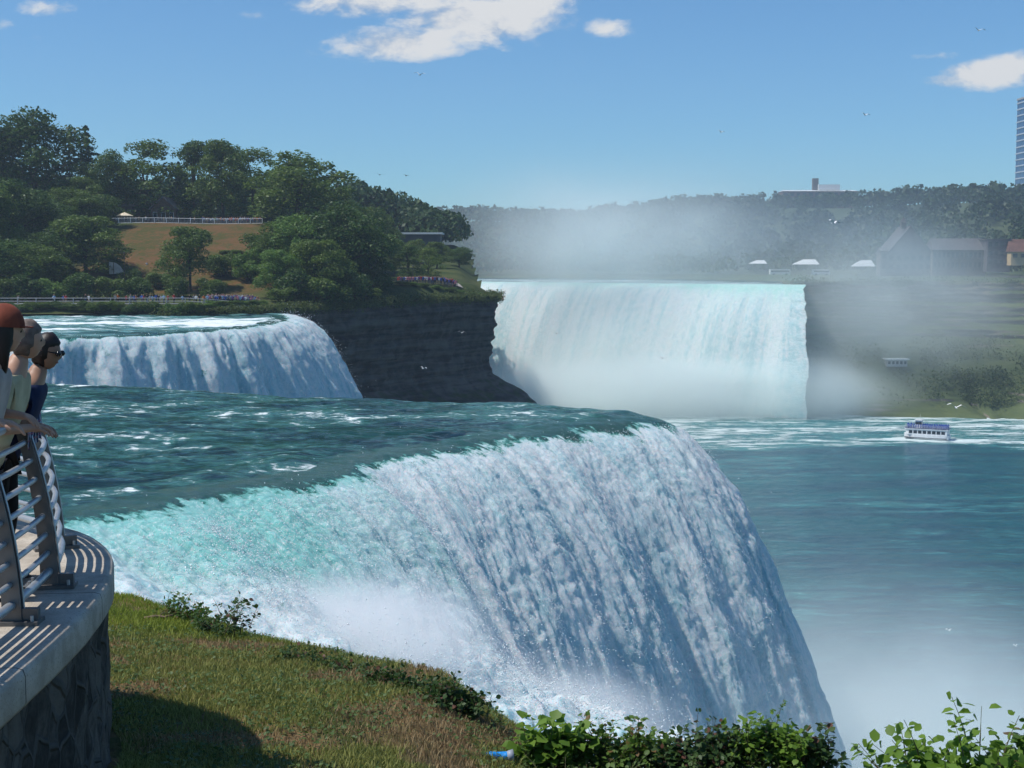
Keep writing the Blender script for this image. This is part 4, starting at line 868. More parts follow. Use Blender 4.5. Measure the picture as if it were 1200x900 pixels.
# ================================================================ FAR SHORE BUILDINGS
M_STONE = simple('grey_stone', (.15,.125,.11), (.10,.09,.08), .3, .9, .3); M_SLATE = simple('slate_roof', (.10,.09,.09), (.07,.065,.065), .3, .8); M_BRICK = simple('red_brick', (.15,.075,.055), (.11,.055,.04), .4, .9); M_TANW = simple('tan_wall', (.50,.38,.22), (.42,.32,.18), .4, .9)
def far_block(name, label, px0, px1, d, ybot, yeave, ytop, roofm, wallm, D=14, rows=1, cols=6, cat='building', gable=False):
    x0, x1 = X_(px0, d), X_(px1, d); zb, ze, zr = at(px0, ybot, d)[2], at(px0, yeave, d)[2], at(px0, ytop, d)[2]
    r = empty(name, ((x0+x1)/2, d, zb), 0, label, cat); w = x1-x0; H = ze-zb; P_ = zr-zb; h = w/2
    MB().box((0, D/2, H/2-1.5), (w, D, H+3)).build('wall', wallm, r)
    if gable: MB().prism([(-h-.6, 0, H-.3), (0, 0, P_), (h+.6, 0, H-.3), (h*.96, 0, H-.31), (-h*.96, 0, H-.31)], (0, -.8, 0), (0, D+.8, 0)).build('roof', roofm, r); MB().prism([(-h*.92, 0, H), (h*.92, 0, H), (0, 0, P_-.9)], (0, -1.0, 0), (0, -.85, 0)).build('gable', wallm, r)
    elif zr-ze > 1.2: MB().add([(-h-.6, -.8, H), (h+.6, -.8, H), (h+.6, D+.8, H), (-h-.6, D+.8, H), (-h*.93, D/2, P_), (h*.93, D/2, P_)], [(0, 1, 5, 4), (2, 3, 4, 5), (1, 2, 5), (3, 0, 4), (3, 2, 1, 0)]).build('roof', roofm, r)
    else: MB().box((0, D/2, H+.25), (w+1, D+1, .5)).build('roof', roofm, r)
    for i in range(rows):
        for k in range(cols): MB().box((-h+w*(k+.5)/cols, -.1, H*(i+.5)/rows), (w/cols*.55, .3, H/rows*.5)).build('window', M_GLASSD, r)
    return r
hall = far_block('stone_hall', 'stone hall with steep central gable and small cupola on the far cliff', 1040, 1092, 716, 318, 297, 265, M_SLATE, M_STONE, 22, 2, 6, 'hall', True)
hh = at(1062, 265, 716)[2]-hall.location.z
cu = MB().box((-2, 6, hh+.4), (2.4, 2.4, 3.0)).build('cupola', M_STONE, hall); MB().add([(-3.5, 4.5, hh+1.9), (-.5, 4.5, hh+1.9), (-.5, 7.5, hh+1.9), (-3.5, 7.5, hh+1.9), (-2, 6, hh+5)], [(0, 1, 4), (1, 2, 4), (2, 3, 4), (3, 0, 4), (3, 2, 1, 0)]).build('cupola_roof', M_SLATE, cu)
tw = far_block('stone_turret', 'narrow stone turret at the left end of the gabled hall', 1032, 1040, 714, 318, 294, 290, M_SLATE, M_STONE, 6, 2, 1, 'turret')
far_block('stone_wing', 'long stone wing with grey roof right of the gabled hall', 1093, 1156, 712, 316, 293, 279, M_SLATE, M_STONE, 16, 2, 12)
far_block('dark_block', 'dark square building between the stone wing and the tan building', 1157, 1184, 706, 312, 281, 279, M_SLATE, simple('dark_wall', (.10,.09,.10), (.07,.065,.07), .3, .9), 16, 3, 4)
far_block('tan_building', 'tan building with red-brown roof at the right edge of the picture', 1185, 1222, 700, 304, 295, 280, M_BRICK, M_TANW, 14, 1, 4)
inst = far_block('institution', 'distant flat-roofed institution with a square chimney on the wooded skyline', 916, 1004, 1120, 240, 224, 222, M_WHITE, M_BRICK, 20, 2, 12)
hI = 0
ic = at(958, 222, 1120); MB().box((X_(957, 1120)-inst.location.x, 10, ic[2]-inst.location.z+4.5), (4.4, 4.4, 9.5)).build('chimney', M_STONE, inst)
MB().box((X_(972, 1120)-inst.location.x, 10, ic[2]-inst.location.z+2), (17, 10, 4.4)).build('penthouse', M_WHITE, inst)
# glass tower at the right edge
d = 960; x0 = X_(1187, d+24)*1.0; zb, zt = at(1187, 226, d)[2], at(1187, 113, d)[2]; W = 24; H = zt-zb
tw = empty('glass_tower', (x0+W/2, d, zb), 0, 'blue glass high-rise with pale floor bands at the right edge', 'tower')
MB().box((0, W/2, H/2-6), (W, W, H+12)).build('wall', simple('blue_glass', (.02,.06,.15), (.03,.09,.20), .25, .15, spec=.8), tw)
for k in range(15): MB().box((0, W/2, H*(k+.5)/15), (W+.7, W+.7, .8)).build('floor_band', simple('pale_band', (.45,.50,.55), (.38,.43,.48), .5, .6), tw)
MB().box((0, W/2, H+.5), (W+.9, W+.9, 1.2)).build('parapet', M_GREYP, tw)
for k in range(7): MB().box((-W/2+W*k/6, -.35-.05, H/2), (.5, .3, H)).build('mullion', M_GREYP, tw)
# tents, cars, poles and a hut on the far shore
def tent(px, d, yb, wpx, hpx, label):
    q = at(px, yb, d); z0 = float(bank_h(np.array(q[0]), np.array(float(d)))); w = wpx/F*d/2; h = hpx/F*d
    r = empty('tent', (q[0], d, q[2]), 0, label, 'tent'); MB().add([(-w, -3, h*.35), (w, -3, h*.35), (w, 3, h*.35), (-w, 3, h*.35), (-w*.2, 0, h), (w*.75, 0, h)], [(0, 1, 5, 4), (2, 3, 4, 5), (1, 2, 5), (3, 0, 4), (3, 2, 1, 0)]).build('canopy', M_WHITE, r)
    for sx in (-1, 1):
        for sy in (-1, 1): MB().tube([(sx*w*.95, sy*2.9, -1), (sx*w*.95, sy*2.9, h*.36)], .09, 5).build('pole', M_GREYP, r)
tent(1011, 708, 316, 26, 11, 'white peaked tent on the far cliff left of the stone hall')
tent(944, 742, 313, 30, 9, 'white awning above the right end of the great waterfall')
tent(888, 772, 311, 20, 6, 'small white awning behind the middle of the great waterfall rim')
def bus(px, d, label, L=11.0, hgt=2.9):
    q = at(px, 300, d); z0 = float(bank_h(np.array(q[0]), np.array(float(d))))+.1
    r = empty('bus', (q[0], d, z0), .1, label, 'bus'); MB().box((0, 0, hgt/2+.35), (L, 2.5, hgt-.2)).build('body', M_WHITE, r); MB().box((0, -1.26, hgt*.62+.3), (L*.92, .06, hgt*.32)).build('window', M_GLASSD, r)
    for sx in (-1, 1): MB().tube([(sx*L*.32, -1.3, .5), (sx*L*.32, 1.3, .5)], .5, 10).build('wheel', M_STEELD, r)
bus(914, 760, 'white bus parked left of the white awning on the far shore'); bus(962, 742, 'white bus parked right of the white awning on the far shore', 9)
_tp = tal.reshape(-1, 3); _pr = 600+F*_tp[:, 0]/_tp[:, 1]; _py = 310+F*(9-_tp[:, 2])/_tp[:, 1]; _hq = _tp[np.argmin(np.hypot(_pr-1050, _py-430))]+np.array([0, -1.0, .6])
hut = empty('hut', _hq, 0, 'small hut with a white flat roof low on the far rocky slope', 'hut'); MB().box((0, 0, 1.0), (9, 5, 3.0)).build('wall', M_GREYP, hut); MB().box((0, 0, 2.8), (10.5, 6.5, .5)).build('roof', M_WHITE, hut)
for k in range(5): MB().box((-3.6+k*1.8, -2.55, 1.3), (1.1, .1, 1.3)).build('window', M_GLASSD, hut)
for px, yt in ((1158, 216), (1163, 221), (1171, 219)):
    q = at(px, 240, 930); o = empty('mast', q, 0, f'pale thin mast on the wooded skyline, {["leftmost","middle","rightmost"][[1158,1163,1171].index(px)]} of three left of the tower', 'mast', 'masts on the skyline'); hgt = at(px, yt, 930)[2]-q[2]
    MB().tube([(0, 0, -8), (0, 0, hgt)], [.45, .3], 6).build('pole', M_WHITE, o); MB().box((0, 0, hgt), (2.2, .5, .5)).build('lamp_head', M_WHITE, o)

# ================================================================ BOAT
hullw = simple('white_hull', (.78,.79,.80), (.68,.70,.72), .8, .4); blue = cloth('blue_poncho', (.03,.09,.42)); M_NAVY = simple('navy_paint', (.02,.04,.16), (.015,.03,.12), 1, .5)
bl = on_z(1086, 514.5, -57); boat = empty('tour_boat', (bl[0], bl[1], -57), R(-28), 'white double-deck tour boat crowded with blue ponchos below the far falls', 'boat')
Lb, Bm = 20.0, 6.0
st_ = [(-.5, .80, .9), (-.45, .92, .3), (-.3, 1, 0), (0, 1, 0), (.25, .95, 0), (.38, .72, 0), (.46, .38, .15), (.5, .05, .5)]
def half(s): return Bm/2*s
boat.scale = (.84, .95, 1.08)
b = MB(); sec = []
for (fx_, wv_, rise) in st_:
    x = -fx_*Lb; hw = half(wv_); sheer = 1.7+.9*max(0, fx_)**1.5
    sec.append([(x*.96, -hw*.55, -.5+rise*.3), (x, -hw, .5), (x*1.01, -hw*1.03, sheer), (x*1.01, hw*1.03, sheer), (x, hw, .5), (x*.96, hw*.55, -.5+rise*.3)])
for s_ in sec: b.v += s_
n6 = 6
for i in range(len(sec)-1):
    for k in range(n6): b.f.append((i*n6+k, i*n6+(k+1) % n6, (i+1)*n6+(k+1) % n6, (i+1)*n6+k))
b.f += [tuple(range(6))[::-1], tuple((len(sec)-1)*6+k for k in range(6))]
b.build('hull', hullw, boat)
MB().box((0, 0, .62), (Lb*.93, Bm*1.02, .22)).build('rubbing_strake', M_STEELD, boat)
deck = lambda x0, x1, hw, z0, z1, nose: [(x0, -hw, 0), (x1, -hw, 0), (x1, hw, 0), (x0, hw, 0), (x0-nose, hw*.45, 0), (x0-nose, -hw*.45, 0)]
MB().prism(deck(-7.6, 9.4, 2.75, 0, 0, 1.5), (0, 0, 1.70), (0, 0, 3.55)).build('cabin', hullw, boat)
for sy in (-1, 1):
    for k in range(8): MB().box((-6.6+k*2.05, sy*2.77, 2.62), (1.55, .08, 1.05)).build('window', M_GLASSD, boat)
MB().prism(deck(-8.2, 9.9, 3.0, 0, 0, 1.6), (0, 0, 3.56), (0, 0, 3.78)).build('upper_deck', hullw, boat)
rl = MB()
for z in (4.2, 4.6, 5.0):
    pl_ = [(x, y, z) for x, y, _ in deck(-8.1, 9.8, 2.95, 0, 0, 1.5)]; rl.tube(pl_+[pl_[0]], .035, 5)
for k in range(17): [rl.tube([(-8+k*1.1, sy*2.95, 3.78), (-8+k*1.1, sy*2.95, 5.0)], .03, 4) for sy in (-1, 1)]
rl.build('deck_railing', M_WHITE, boat)
MB().prism(deck(-8.15, 9.85, 2.97, 0, 0, 1.52), (0, 0, 3.80), (0, 0, 3.95)).build('blue_band', M_NAVY, boat)
wh = MB().prism(deck(-4.6, -2.2, 1.2, 0, 0, .5), (0, 0, 3.79), (0, 0, 6.5)).build('wheelhouse', hullw, boat)
MB().prism(deck(-4.62, -2.18, 1.22, 0, 0, .52), (0, 0, 5.1), (0, 0, 6.0)).build('window', M_GLASSD, wh); MB().prism(deck(-5.0, -1.9, 1.5, 0, 0, .5), (0, 0, 6.51), (0, 0, 6.68)).build('roof', hullw, wh)
MB().tube([(-3.2, 0, 6.6), (-3.1, 0, 8.6)], [.07, .04], 6).tube([(-3.15, -.7, 7.7), (-3.15, .7, 7.7)], .04, 5).build('mast', M_WHITE, boat)
MB().tube([(9.5, 0, 2), (9.8, 0, 5.6)], .04, 5).build('flagstaff', M_WHITE, boat)
def poncho_mesh():
    b = MB(); prof = [(.10, 1.74), (.15, 1.62), (.13, 1.50), (.24, 1.40), (.30, 1.1), (.36, .62), (.20, .60), (.15, .3), (.13, 0)]
    n = 8; b.v = [(0, 0, 1.80)]
    for r, z in prof: b.v += [(r*math.cos(6.283*k/n)*.8, r*math.sin(6.283*k/n), z) for k in range(n)]
    b.f = [(0, 1+k, 1+(k+1) % n) for k in range(n)]
    for j in range(len(prof)-1): b.f += [(1+j*n+k, 1+(j+1)*n+k, 1+(j+1)*n+(k+1) % n, 1+j*n+(k+1) % n) for k in range(n)]
    me = bpy.data.meshes.new('poncho'); me.from_pydata(b.v, [], b.f); me.materials.append(blue); return me
pm = poncho_mesh(); mw = Matrix.Translation(boat.location) @ Matrix.Rotation(R(-28), 4, 'Z') @ Matrix.Diagonal((.84, .95, 1.08, 1)); rq = random.Random(4)
pos = [(-7.4+i*1.02, sy*2.45+rq.uniform(-.1, .1)) for i in range(17) for sy in (-1, 1)]+[(-1.3+i*1.15, sy*.9+rq.uniform(-.2, .2)) for i in range(10) for sy in (-1, 1)]+[(-8.4, -.9), (-8.5, .1), (-8.4, 1.0), (-7.2, .6), (-7.1, -.7)]
for (x, y) in pos:
    o = bpy.data.objects.new('person', pm); C.objects.link(o); o.location = mw @ Vector((x, y, 3.79)); s = rq.uniform(.93, 1.05); o.scale = (s, s, s); o.rotation_euler = (0, 0, rq.uniform(0, 6)); tag(o, 'passenger in a blue hooded poncho standing on the tour boat upper deck', 'person', 'boat passengers in blue ponchos')

# ================================================================ GULLS
def gull_mesh(white=True, up=.35):
    b = MB(); b.tube([(-.24, 0, .0), (-.12, 0, .02), (.05, 0, .03), (.18, 0, .05), (.26, 0, .04)], [.02, .06, .075, .05, .01], 6)
    for s in (-1, 1): b.add([(.10, s*.03, .04), (-.08, s*.03, .04), (-.06, s*.38, .04+up*.45), (.12, s*.38, .06+up*.45), (-.16, s*.72, up*.30), (.04, s*.66, up*.34)], [(0, 1, 2, 3), (3, 2, 4, 5)])
    b.add([(-.22, -.03, .0), (-.22, .03, .0), (-.36, .08, .0), (-.36, -.08, .0)], [(0, 1, 2, 3)]); me = bpy.data.meshes.new('gull'); me.from_pydata(b.v, [], b.f); me.materials.append(M_WHITE if white else simple('grey_feathers', (.10,.10,.11), (.06,.06,.07))); return me
gw, gd = gull_mesh(True, .5), gull_mesh(False, .3)
for px, py, d, m_, s, lab in [(977,262,330,gw,2.2,'white gull with raised wings against the hazy far wood'), (1120,478,260,gw,2.0,'white gull gliding above the far shoreline right of the boat'), (204,174,230,gd,1.0,'dark gull against the sky left of the upper terrace trees'), (492,88,240,gw,1.2,'tiny white gull just below the big cloud'), (1147,36,250,gw,1.3,'tiny white gull near the faint cloud at upper right'),
      (1014,135,260,gw,1.1,'tiny white gull in the open sky left of the right-hand cloud'), (404,205,240,gd,1.1,'dark gull in the sky just right of the round tree'), (445,205,260,gd,1.1,'second dark gull right of the round tree, over the wood edge'), (476,206,280,gd,.9,'third dark gull right of the round tree'), (845,155,270,gw,.9,'faint white gull in the sky above the spray plume'),
      (776,420,300,gw,1.1,'white gull in front of the great waterfall, right of its centre'), (652,391,300,gd,1.0,'dark gull in front of the great waterfall, left of its centre'), (1112,739,120,gw,.5,'white gull low over the gorge river in the pale spray'), (496,432,255,gw,.9,'white gull in front of the dark cliff'), (541,390,255,gw,.8,'white gull before the right part of the dark cliff'), (1190,757,120,gw,.45,'white gull over the gorge river at the right edge')]:
    o = bpy.data.objects.new('gull', m_); C.objects.link(o); o.location = tuple(at(px, py, d)); o.scale = (s*1.3,)*3; o.rotation_euler = (R(8), 0, random.uniform(.8, 2.3)); tag(o, lab, 'gull', 'gulls in flight')
# ================================================================ FOREGROUND
EDGE = [(4.5,.75), (1.0,1.15), (-.8,1.8), (-1.9,3.0), (-2.5,4.8), (-2.72,6.6), (-2.73,8.2), (-2.79,9.4), (-2.96,10.45), (-3.30,11.35), (-3.85,12.1), (-4.8,12.7), (-6.3,13.0), (-9,13.0)]
E_ = np.array(EDGE); Le = np.concatenate([[0], np.cumsum(np.linalg.norm(np.diff(E_, axis=0), axis=1))])
def epath(q, n=1):
    f = lambda s: np.stack([np.interp(s, Le, E_[:, 0]), np.interp(s, Le, E_[:, 1])], -1)
    return (f(q-.6)+f(q-.3)+f(q)+f(q+.3)+f(q+.6))/5
qs = np.arange(.7, Le[-1]-.7, .06); EP = epath(qs); dE = np.gradient(EP, axis=0); dE /= np.linalg.norm(dE, axis=1)[:, None]; EN = np.stack([dE[:, 1], -dE[:, 0]], -1)  # outward
FZ, CZ = 6.70, 6.75
def ground_z(x, y):
    x, y = np.asarray(x, float), np.asarray(y, float)
    yb = np.interp(x, [-12,-8,-5.4,-4.3,-3.06,-1.85,-.9,-.33,.3,1.2,3,6,12], [22,21,19.5,18.0,16.5,15.3,14.4,13.7,12.9,12.5,12.3,12.0,11.5])
    z = 5.30-.115*(y-11)+.05*perlin(x*.5, y*.5, 2)+.02*perlin(x*1.9, y*1.9, 4)-.035*(x+5)-.40*np.maximum(x+.7, 0)**.9
    e = np.maximum(y-yb, 0); return z-.25*e-1.3*np.maximum(e-.3, 0)**1.25, y-yb
gx, gy = np.meshgrid(np.arange(-14, 14, .09), np.arange(-1, 26, .09), indexing='ij'); gz, gb = ground_z(gx, gy)
m_soil, _, _ = new_mat('grass_soil'); t = NT(m_soil); p = t.node('ShaderNodeNewGeometry').outputs['Position']
c = t.mix(t.ss(t.noise(p, 1.1, 5, .6), .42, .60), (.06,.075,.020), (.20,.13,.065)); c = t.mix(t.ss(t.noise(p, 9, 4), .55, .7), c, (.05,.04,.02))
out_surf(t, bsdf(t, c, .95, t.bump(t.noise(p, 22, 4), .8, .05), .1).outputs[0])
grid_mesh('ground', np.stack([gx, gy, gz], -1), m_soil, mask=(gz > -9)[:-1, :-1])['kind'] = 'structure'

# stone wall with concrete coping
m_wall, _, _ = new_mat('rough_stone_wall'); t = NT(m_wall); fl = t.attr('flow', True); X, Y, Z = t.sep(fl)
br = t.node('ShaderNodeTexVoronoi', feature='DISTANCE_TO_EDGE'); t.put(br.inputs['Vector'], t.comb(t.math('MULTIPLY', X, 2.6), t.math('MULTIPLY', Y, 1.7), 0)); br.inputs['Scale'].default_value = 1.9
vc = t.node('ShaderNodeTexVoronoi'); t.put(vc.inputs['Vector'], t.comb(t.math('MULTIPLY', X, 2.6), t.math('MULTIPLY', Y, 1.7), 0)); vc.inputs['Scale'].default_value = 1.9
mort = t.ss(br.outputs[0], .02, .07); rn = t.noise(fl, 9, 6, .65); cellc = t.sep(vc.outputs['Color'])[0]
stc = t.mix(t.ss(t.math('ADD', t.math('MULTIPLY', rn, .6), t.math('MULTIPLY', cellc, .4)), .3, .65), (.035,.033,.029), (.13,.115,.096))
out_surf(t, bsdf(t, t.mix(mort, (.09,.085,.075), stc), .9, t.bump(t.math('ADD', t.math('MULTIPLY', mort, .5), t.math('MULTIPLY', rn, .6)), .9, .06), .2).outputs[0])
m_cop, _, _ = new_mat('coping_concrete'); t = NT(m_cop); p = t.node('ShaderNodeNewGeometry').outputs['Position']; n = t.noise(p, 3, 6, .7); sp_ = t.noise(p, 90, 2)
c = t.mix(t.ss(n, .35, .65), (.36,.31,.25), (.53,.47,.39)); fq = t.sep(t.attr('flow', True))[0]; jt = t.math('ABSOLUTE', t.math('SUBTRACT', t.math('FRACT', t.math('DIVIDE', fq, 1.83)), .5)); c = t.mix(t.ss(t.noise(p, .9, 5, .7), .52, .72), c, (.27,.235,.19)); c = t.mix(t.ss(jt, .0045, .0025), c, (.08,.07,.06)); c = t.mix(t.ss(sp_, .60, .68), c, (.26,.225,.18)); out_surf(t, bsdf(t, c, .9, t.bump(t.math('ADD', n, t.math('MULTIPLY', sp_, .4)), .5, .02), .2).outputs[0])
root = empty('stone_wall', (0, 0, 0), 0, 'curved rough stone wall with smooth concrete coping under the railing', 'wall')
vz = np.arange(2.6, CZ-.24, .06); Uq, Vz = np.meshgrid(qs, vz, indexing='ij')
rough = .06*fbm(Uq*2.2, Vz*1.4, 3.0, 4)+.05*np.abs(perlin(Uq*3.6, Vz*2.4))
W3 = np.stack([EP[:, None, 0]+EN[:, None, 0]*(rough-.07), EP[:, None, 1]+EN[:, None, 1]*(rough-.07), Vz], -1)
grid_mesh('wall', W3, m_wall, {'flow': np.stack([Uq, Vz, Uq*0], -1)}, root, flip=True)
cpf = [(-.30, CZ-.235), (-.02, CZ-.235), (.0, CZ-.20), (.0, CZ-.05), (-.012, CZ-.012), (-.05, CZ), (-.6, CZ), (-1.1, CZ), (-1.12, CZ-.2)]
V3 = np.stack([np.concatenate([EP+EN*o, np.full((len(EP), 1), z)], 1) for o, z in cpf], 1)
V3[..., :2] += EN[:, None, :]*(.004*perlin(qs*6, 1.0))[:, None, None]
grid_mesh('coping', V3, m_cop, {'flow': np.stack([np.repeat(qs[:, None], V3.shape[1], 1)]+[np.zeros(V3.shape[:2])]*2, -1)}, root, smooth_=False)
# platform floor
inn = EP-EN*1.0; cen = np.stack([inn, np.stack([np.full(len(inn), -14.0), inn[:, 1]], -1)], 1)
m_pave, _, _ = new_mat('paving'); t = NT(m_pave); p = t.node('ShaderNodeNewGeometry').outputs['Position']; bk = t.node('ShaderNodeTexBrick'); t.put(bk.inputs['Vector'], p); bk.inputs['Scale'].default_value = 2.2
for k, v in (('Color1', (.36,.30,.24,1)), ('Color2', (.30,.25,.20,1)), ('Mortar', (.16,.14,.12,1))): bk.inputs[k].default_value = v
out_surf(t, bsdf(t, t.mix(t.math('MULTIPLY', t.noise(p, 5, 4), .5), bk.outputs[0], (.2,.17,.14)), .9, None, .2).outputs[0])
pv = [(float(x), float(y), FZ) for x, y in inn[::6]]+[(-14, 13.0, FZ), (-14, -8, FZ), (4.5, -8, FZ)]
bm = bmesh.new(); fc = bm.faces.new([bm.verts.new(v) for v in pv]); bmesh.ops.triangulate(bm, faces=[fc]); me = bpy.data.meshes.new('paving'); bm.to_mesh(me); bm.free(); finish('paving', me, m_pave)['kind'] = 'structure'

# ---- railing ----
M_RAIL = simple('brushed_steel', (.46,.48,.50), (.38,.40,.42), 6, .38, .15, .005, metal=.55, spec=.5); M_POST = simple('bronze_steel', (.17,.162,.155), (.13,.125,.12), 5, .45, .15, .005, metal=.4)
rail_root = empty('guard_railing', (-3.15, 9.6, CZ), 0, 'grey steel guard railing of curved posts and tubular rails on the coping', 'railing')
off = Vector(rail_root.location)
SH = lambda h: -.17*(h/1.15)**2+.02     # posts bow outwards at the foot and lean in at the top
def on_rail(q, h, extra=0.0):
    p = epath(np.array([q]))[0]; p2 = epath(np.array([q+.05]))[0]; dd_ = (p2-p)/np.linalg.norm(p2-p); nn_ = np.array([dd_[1], -dd_[0]])
    return Vector((*(p+nn_*(-.40+SH(h)+extra)), CZ+h))-off, Vector((nn_[0], nn_[1], 0)), Vector((dd_[0], dd_[1], 0))
def q_of_y(y):  # arc position where the edge reaches this y
    return float(np.interp(y, EP[:, 1], qs))
QP = [q_of_y(7.35), q_of_y(8.72), q_of_y(9.75), q_of_y(11.22), q_of_y(12.45), q_of_y(12.45)+1.5, q_of_y(12.45)+3.0]
for q in QP:
    hs = np.linspace(.02, 1.13, 12); b = MB()
    for sgn in (-1, 1):       # two curved plates side by side
        v = []; 
        for h in hs:
            p, nn_, dd_ = on_rail(q, h); wd = .062*(1-.35*h/1.15)
            for a_, c_ in ((-wd, -.007), (wd, -.007), (wd, .007), (-wd, .007)): v.append(p+nn_*a_+dd_*(c_+sgn*.032))
        f = []
        for i in range(len(hs)-1): f += [(i*4+k, i*4+(k+1) % 4, i*4+4+(k+1) % 4, i*4+4+k) for k in range(4)]
        f += [(3, 2, 1, 0), tuple(len(v)-4+k for k in range(4))]; b.add(v, f)
    pst = b.build('post', M_POST, rail_root)
    p, nn_, dd_ = on_rail(q, 0.0); ax = Matrix((nn_, dd_, Vector((0, 0, 1)))).transposed()
    bp = MB().box(p+Vector((0, 0, .013)), (.34, .17, .026), ax=ax).box(p+nn_*.09+Vector((0, 0, .06)), (.14, .05, .075), ax=ax).build('base_plate', M_POST, pst)
    bt = MB()
    for a_ in (-.13, .13):
        for c_ in (-.055, .055): bt.tube([p+nn_*a_+dd_*c_+Vector((0, 0, .02)), p+nn_*a_+dd_*c_+Vector((0, 0, .06))], .012, 6)
    bt.build('bolt', M_RAIL, bp)
    # thin bright edge strip on the outer edge of the post
    MB().tube([on_rail(q, h, .069*(1-.35*h/1.15))[0] for h in hs], .008, 5).build('edge_strip', M_RAIL, pst)
qq = np.arange(QP[0]-1.2, QP[-1]+.3, .10)
for h, r in ((.12, .030), (.25, .020), (.38, .020), (.51, .020), (.64, .020), (.77, .020), (.90, .020), (1.03, .020)): MB().tube([on_rail(q, h)[0] for q in qq], r, 9).build('rail', M_RAIL, rail_root, True)
MB().tube([on_rail(q, 1.17)[0] for q in qq], .034, 10).build('handrail', M_RAIL, rail_root, True)

# ---- people at the railing ----
def hand(b_root, wrist, aim, palmdir, m, parent, side=1, curl=.6, s=1.0):
    """five-fingered hand as one skinned mesh: wrist, palm, fingers curling about a rail"""
    w = Vector(wrist); a = Vector(aim).normalized(); pn = Vector(palmdir); pn = (pn-a*pn.dot(a)).normalized(); lat = a.cross(pn)*side
    V = [w, w+a*.045*s]; Rr = [.024*s, .026*s]; E = [(0, 1)]
    for k, (o_, ln) in enumerate(((.030, .070), (.011, .078), (-.009, .073), (-.028, .058))):
        base = w+a*.085*s+lat*o_*s; V.append(base); Rr.append(.0125*s); E.append((1, len(V)-1)); d = a.copy(); pprev = len(V)-1; cur = base
        for j in range(3):
            d = (d*math.cos(curl*.8)+pn*math.sin(curl*.8)).normalized() if j == 0 else (d+pn*curl*.6).normalized(); cur = cur+d*ln*s/2.6; V.append(cur); Rr.append((.0095-.001*j)*s); E.append((pprev, len(V)-1)); pprev = len(V)-1
    th = w+a*.03*s+lat*.034*s; V.append(th); Rr.append(.013*s); E.append((0, len(V)-1)); V.append(th+(a*.6+lat*.6+pn*.35).normalized()*.036*s); Rr.append(.0105*s); E.append((len(V)-2, len(V)-1)); V.append(V[-1]+(a*.8+lat*.1+pn*.55).normalized()*.03*s); Rr.append(.009*s); E.append((len(V)-2, len(V)-1))
    return V, E, Rr
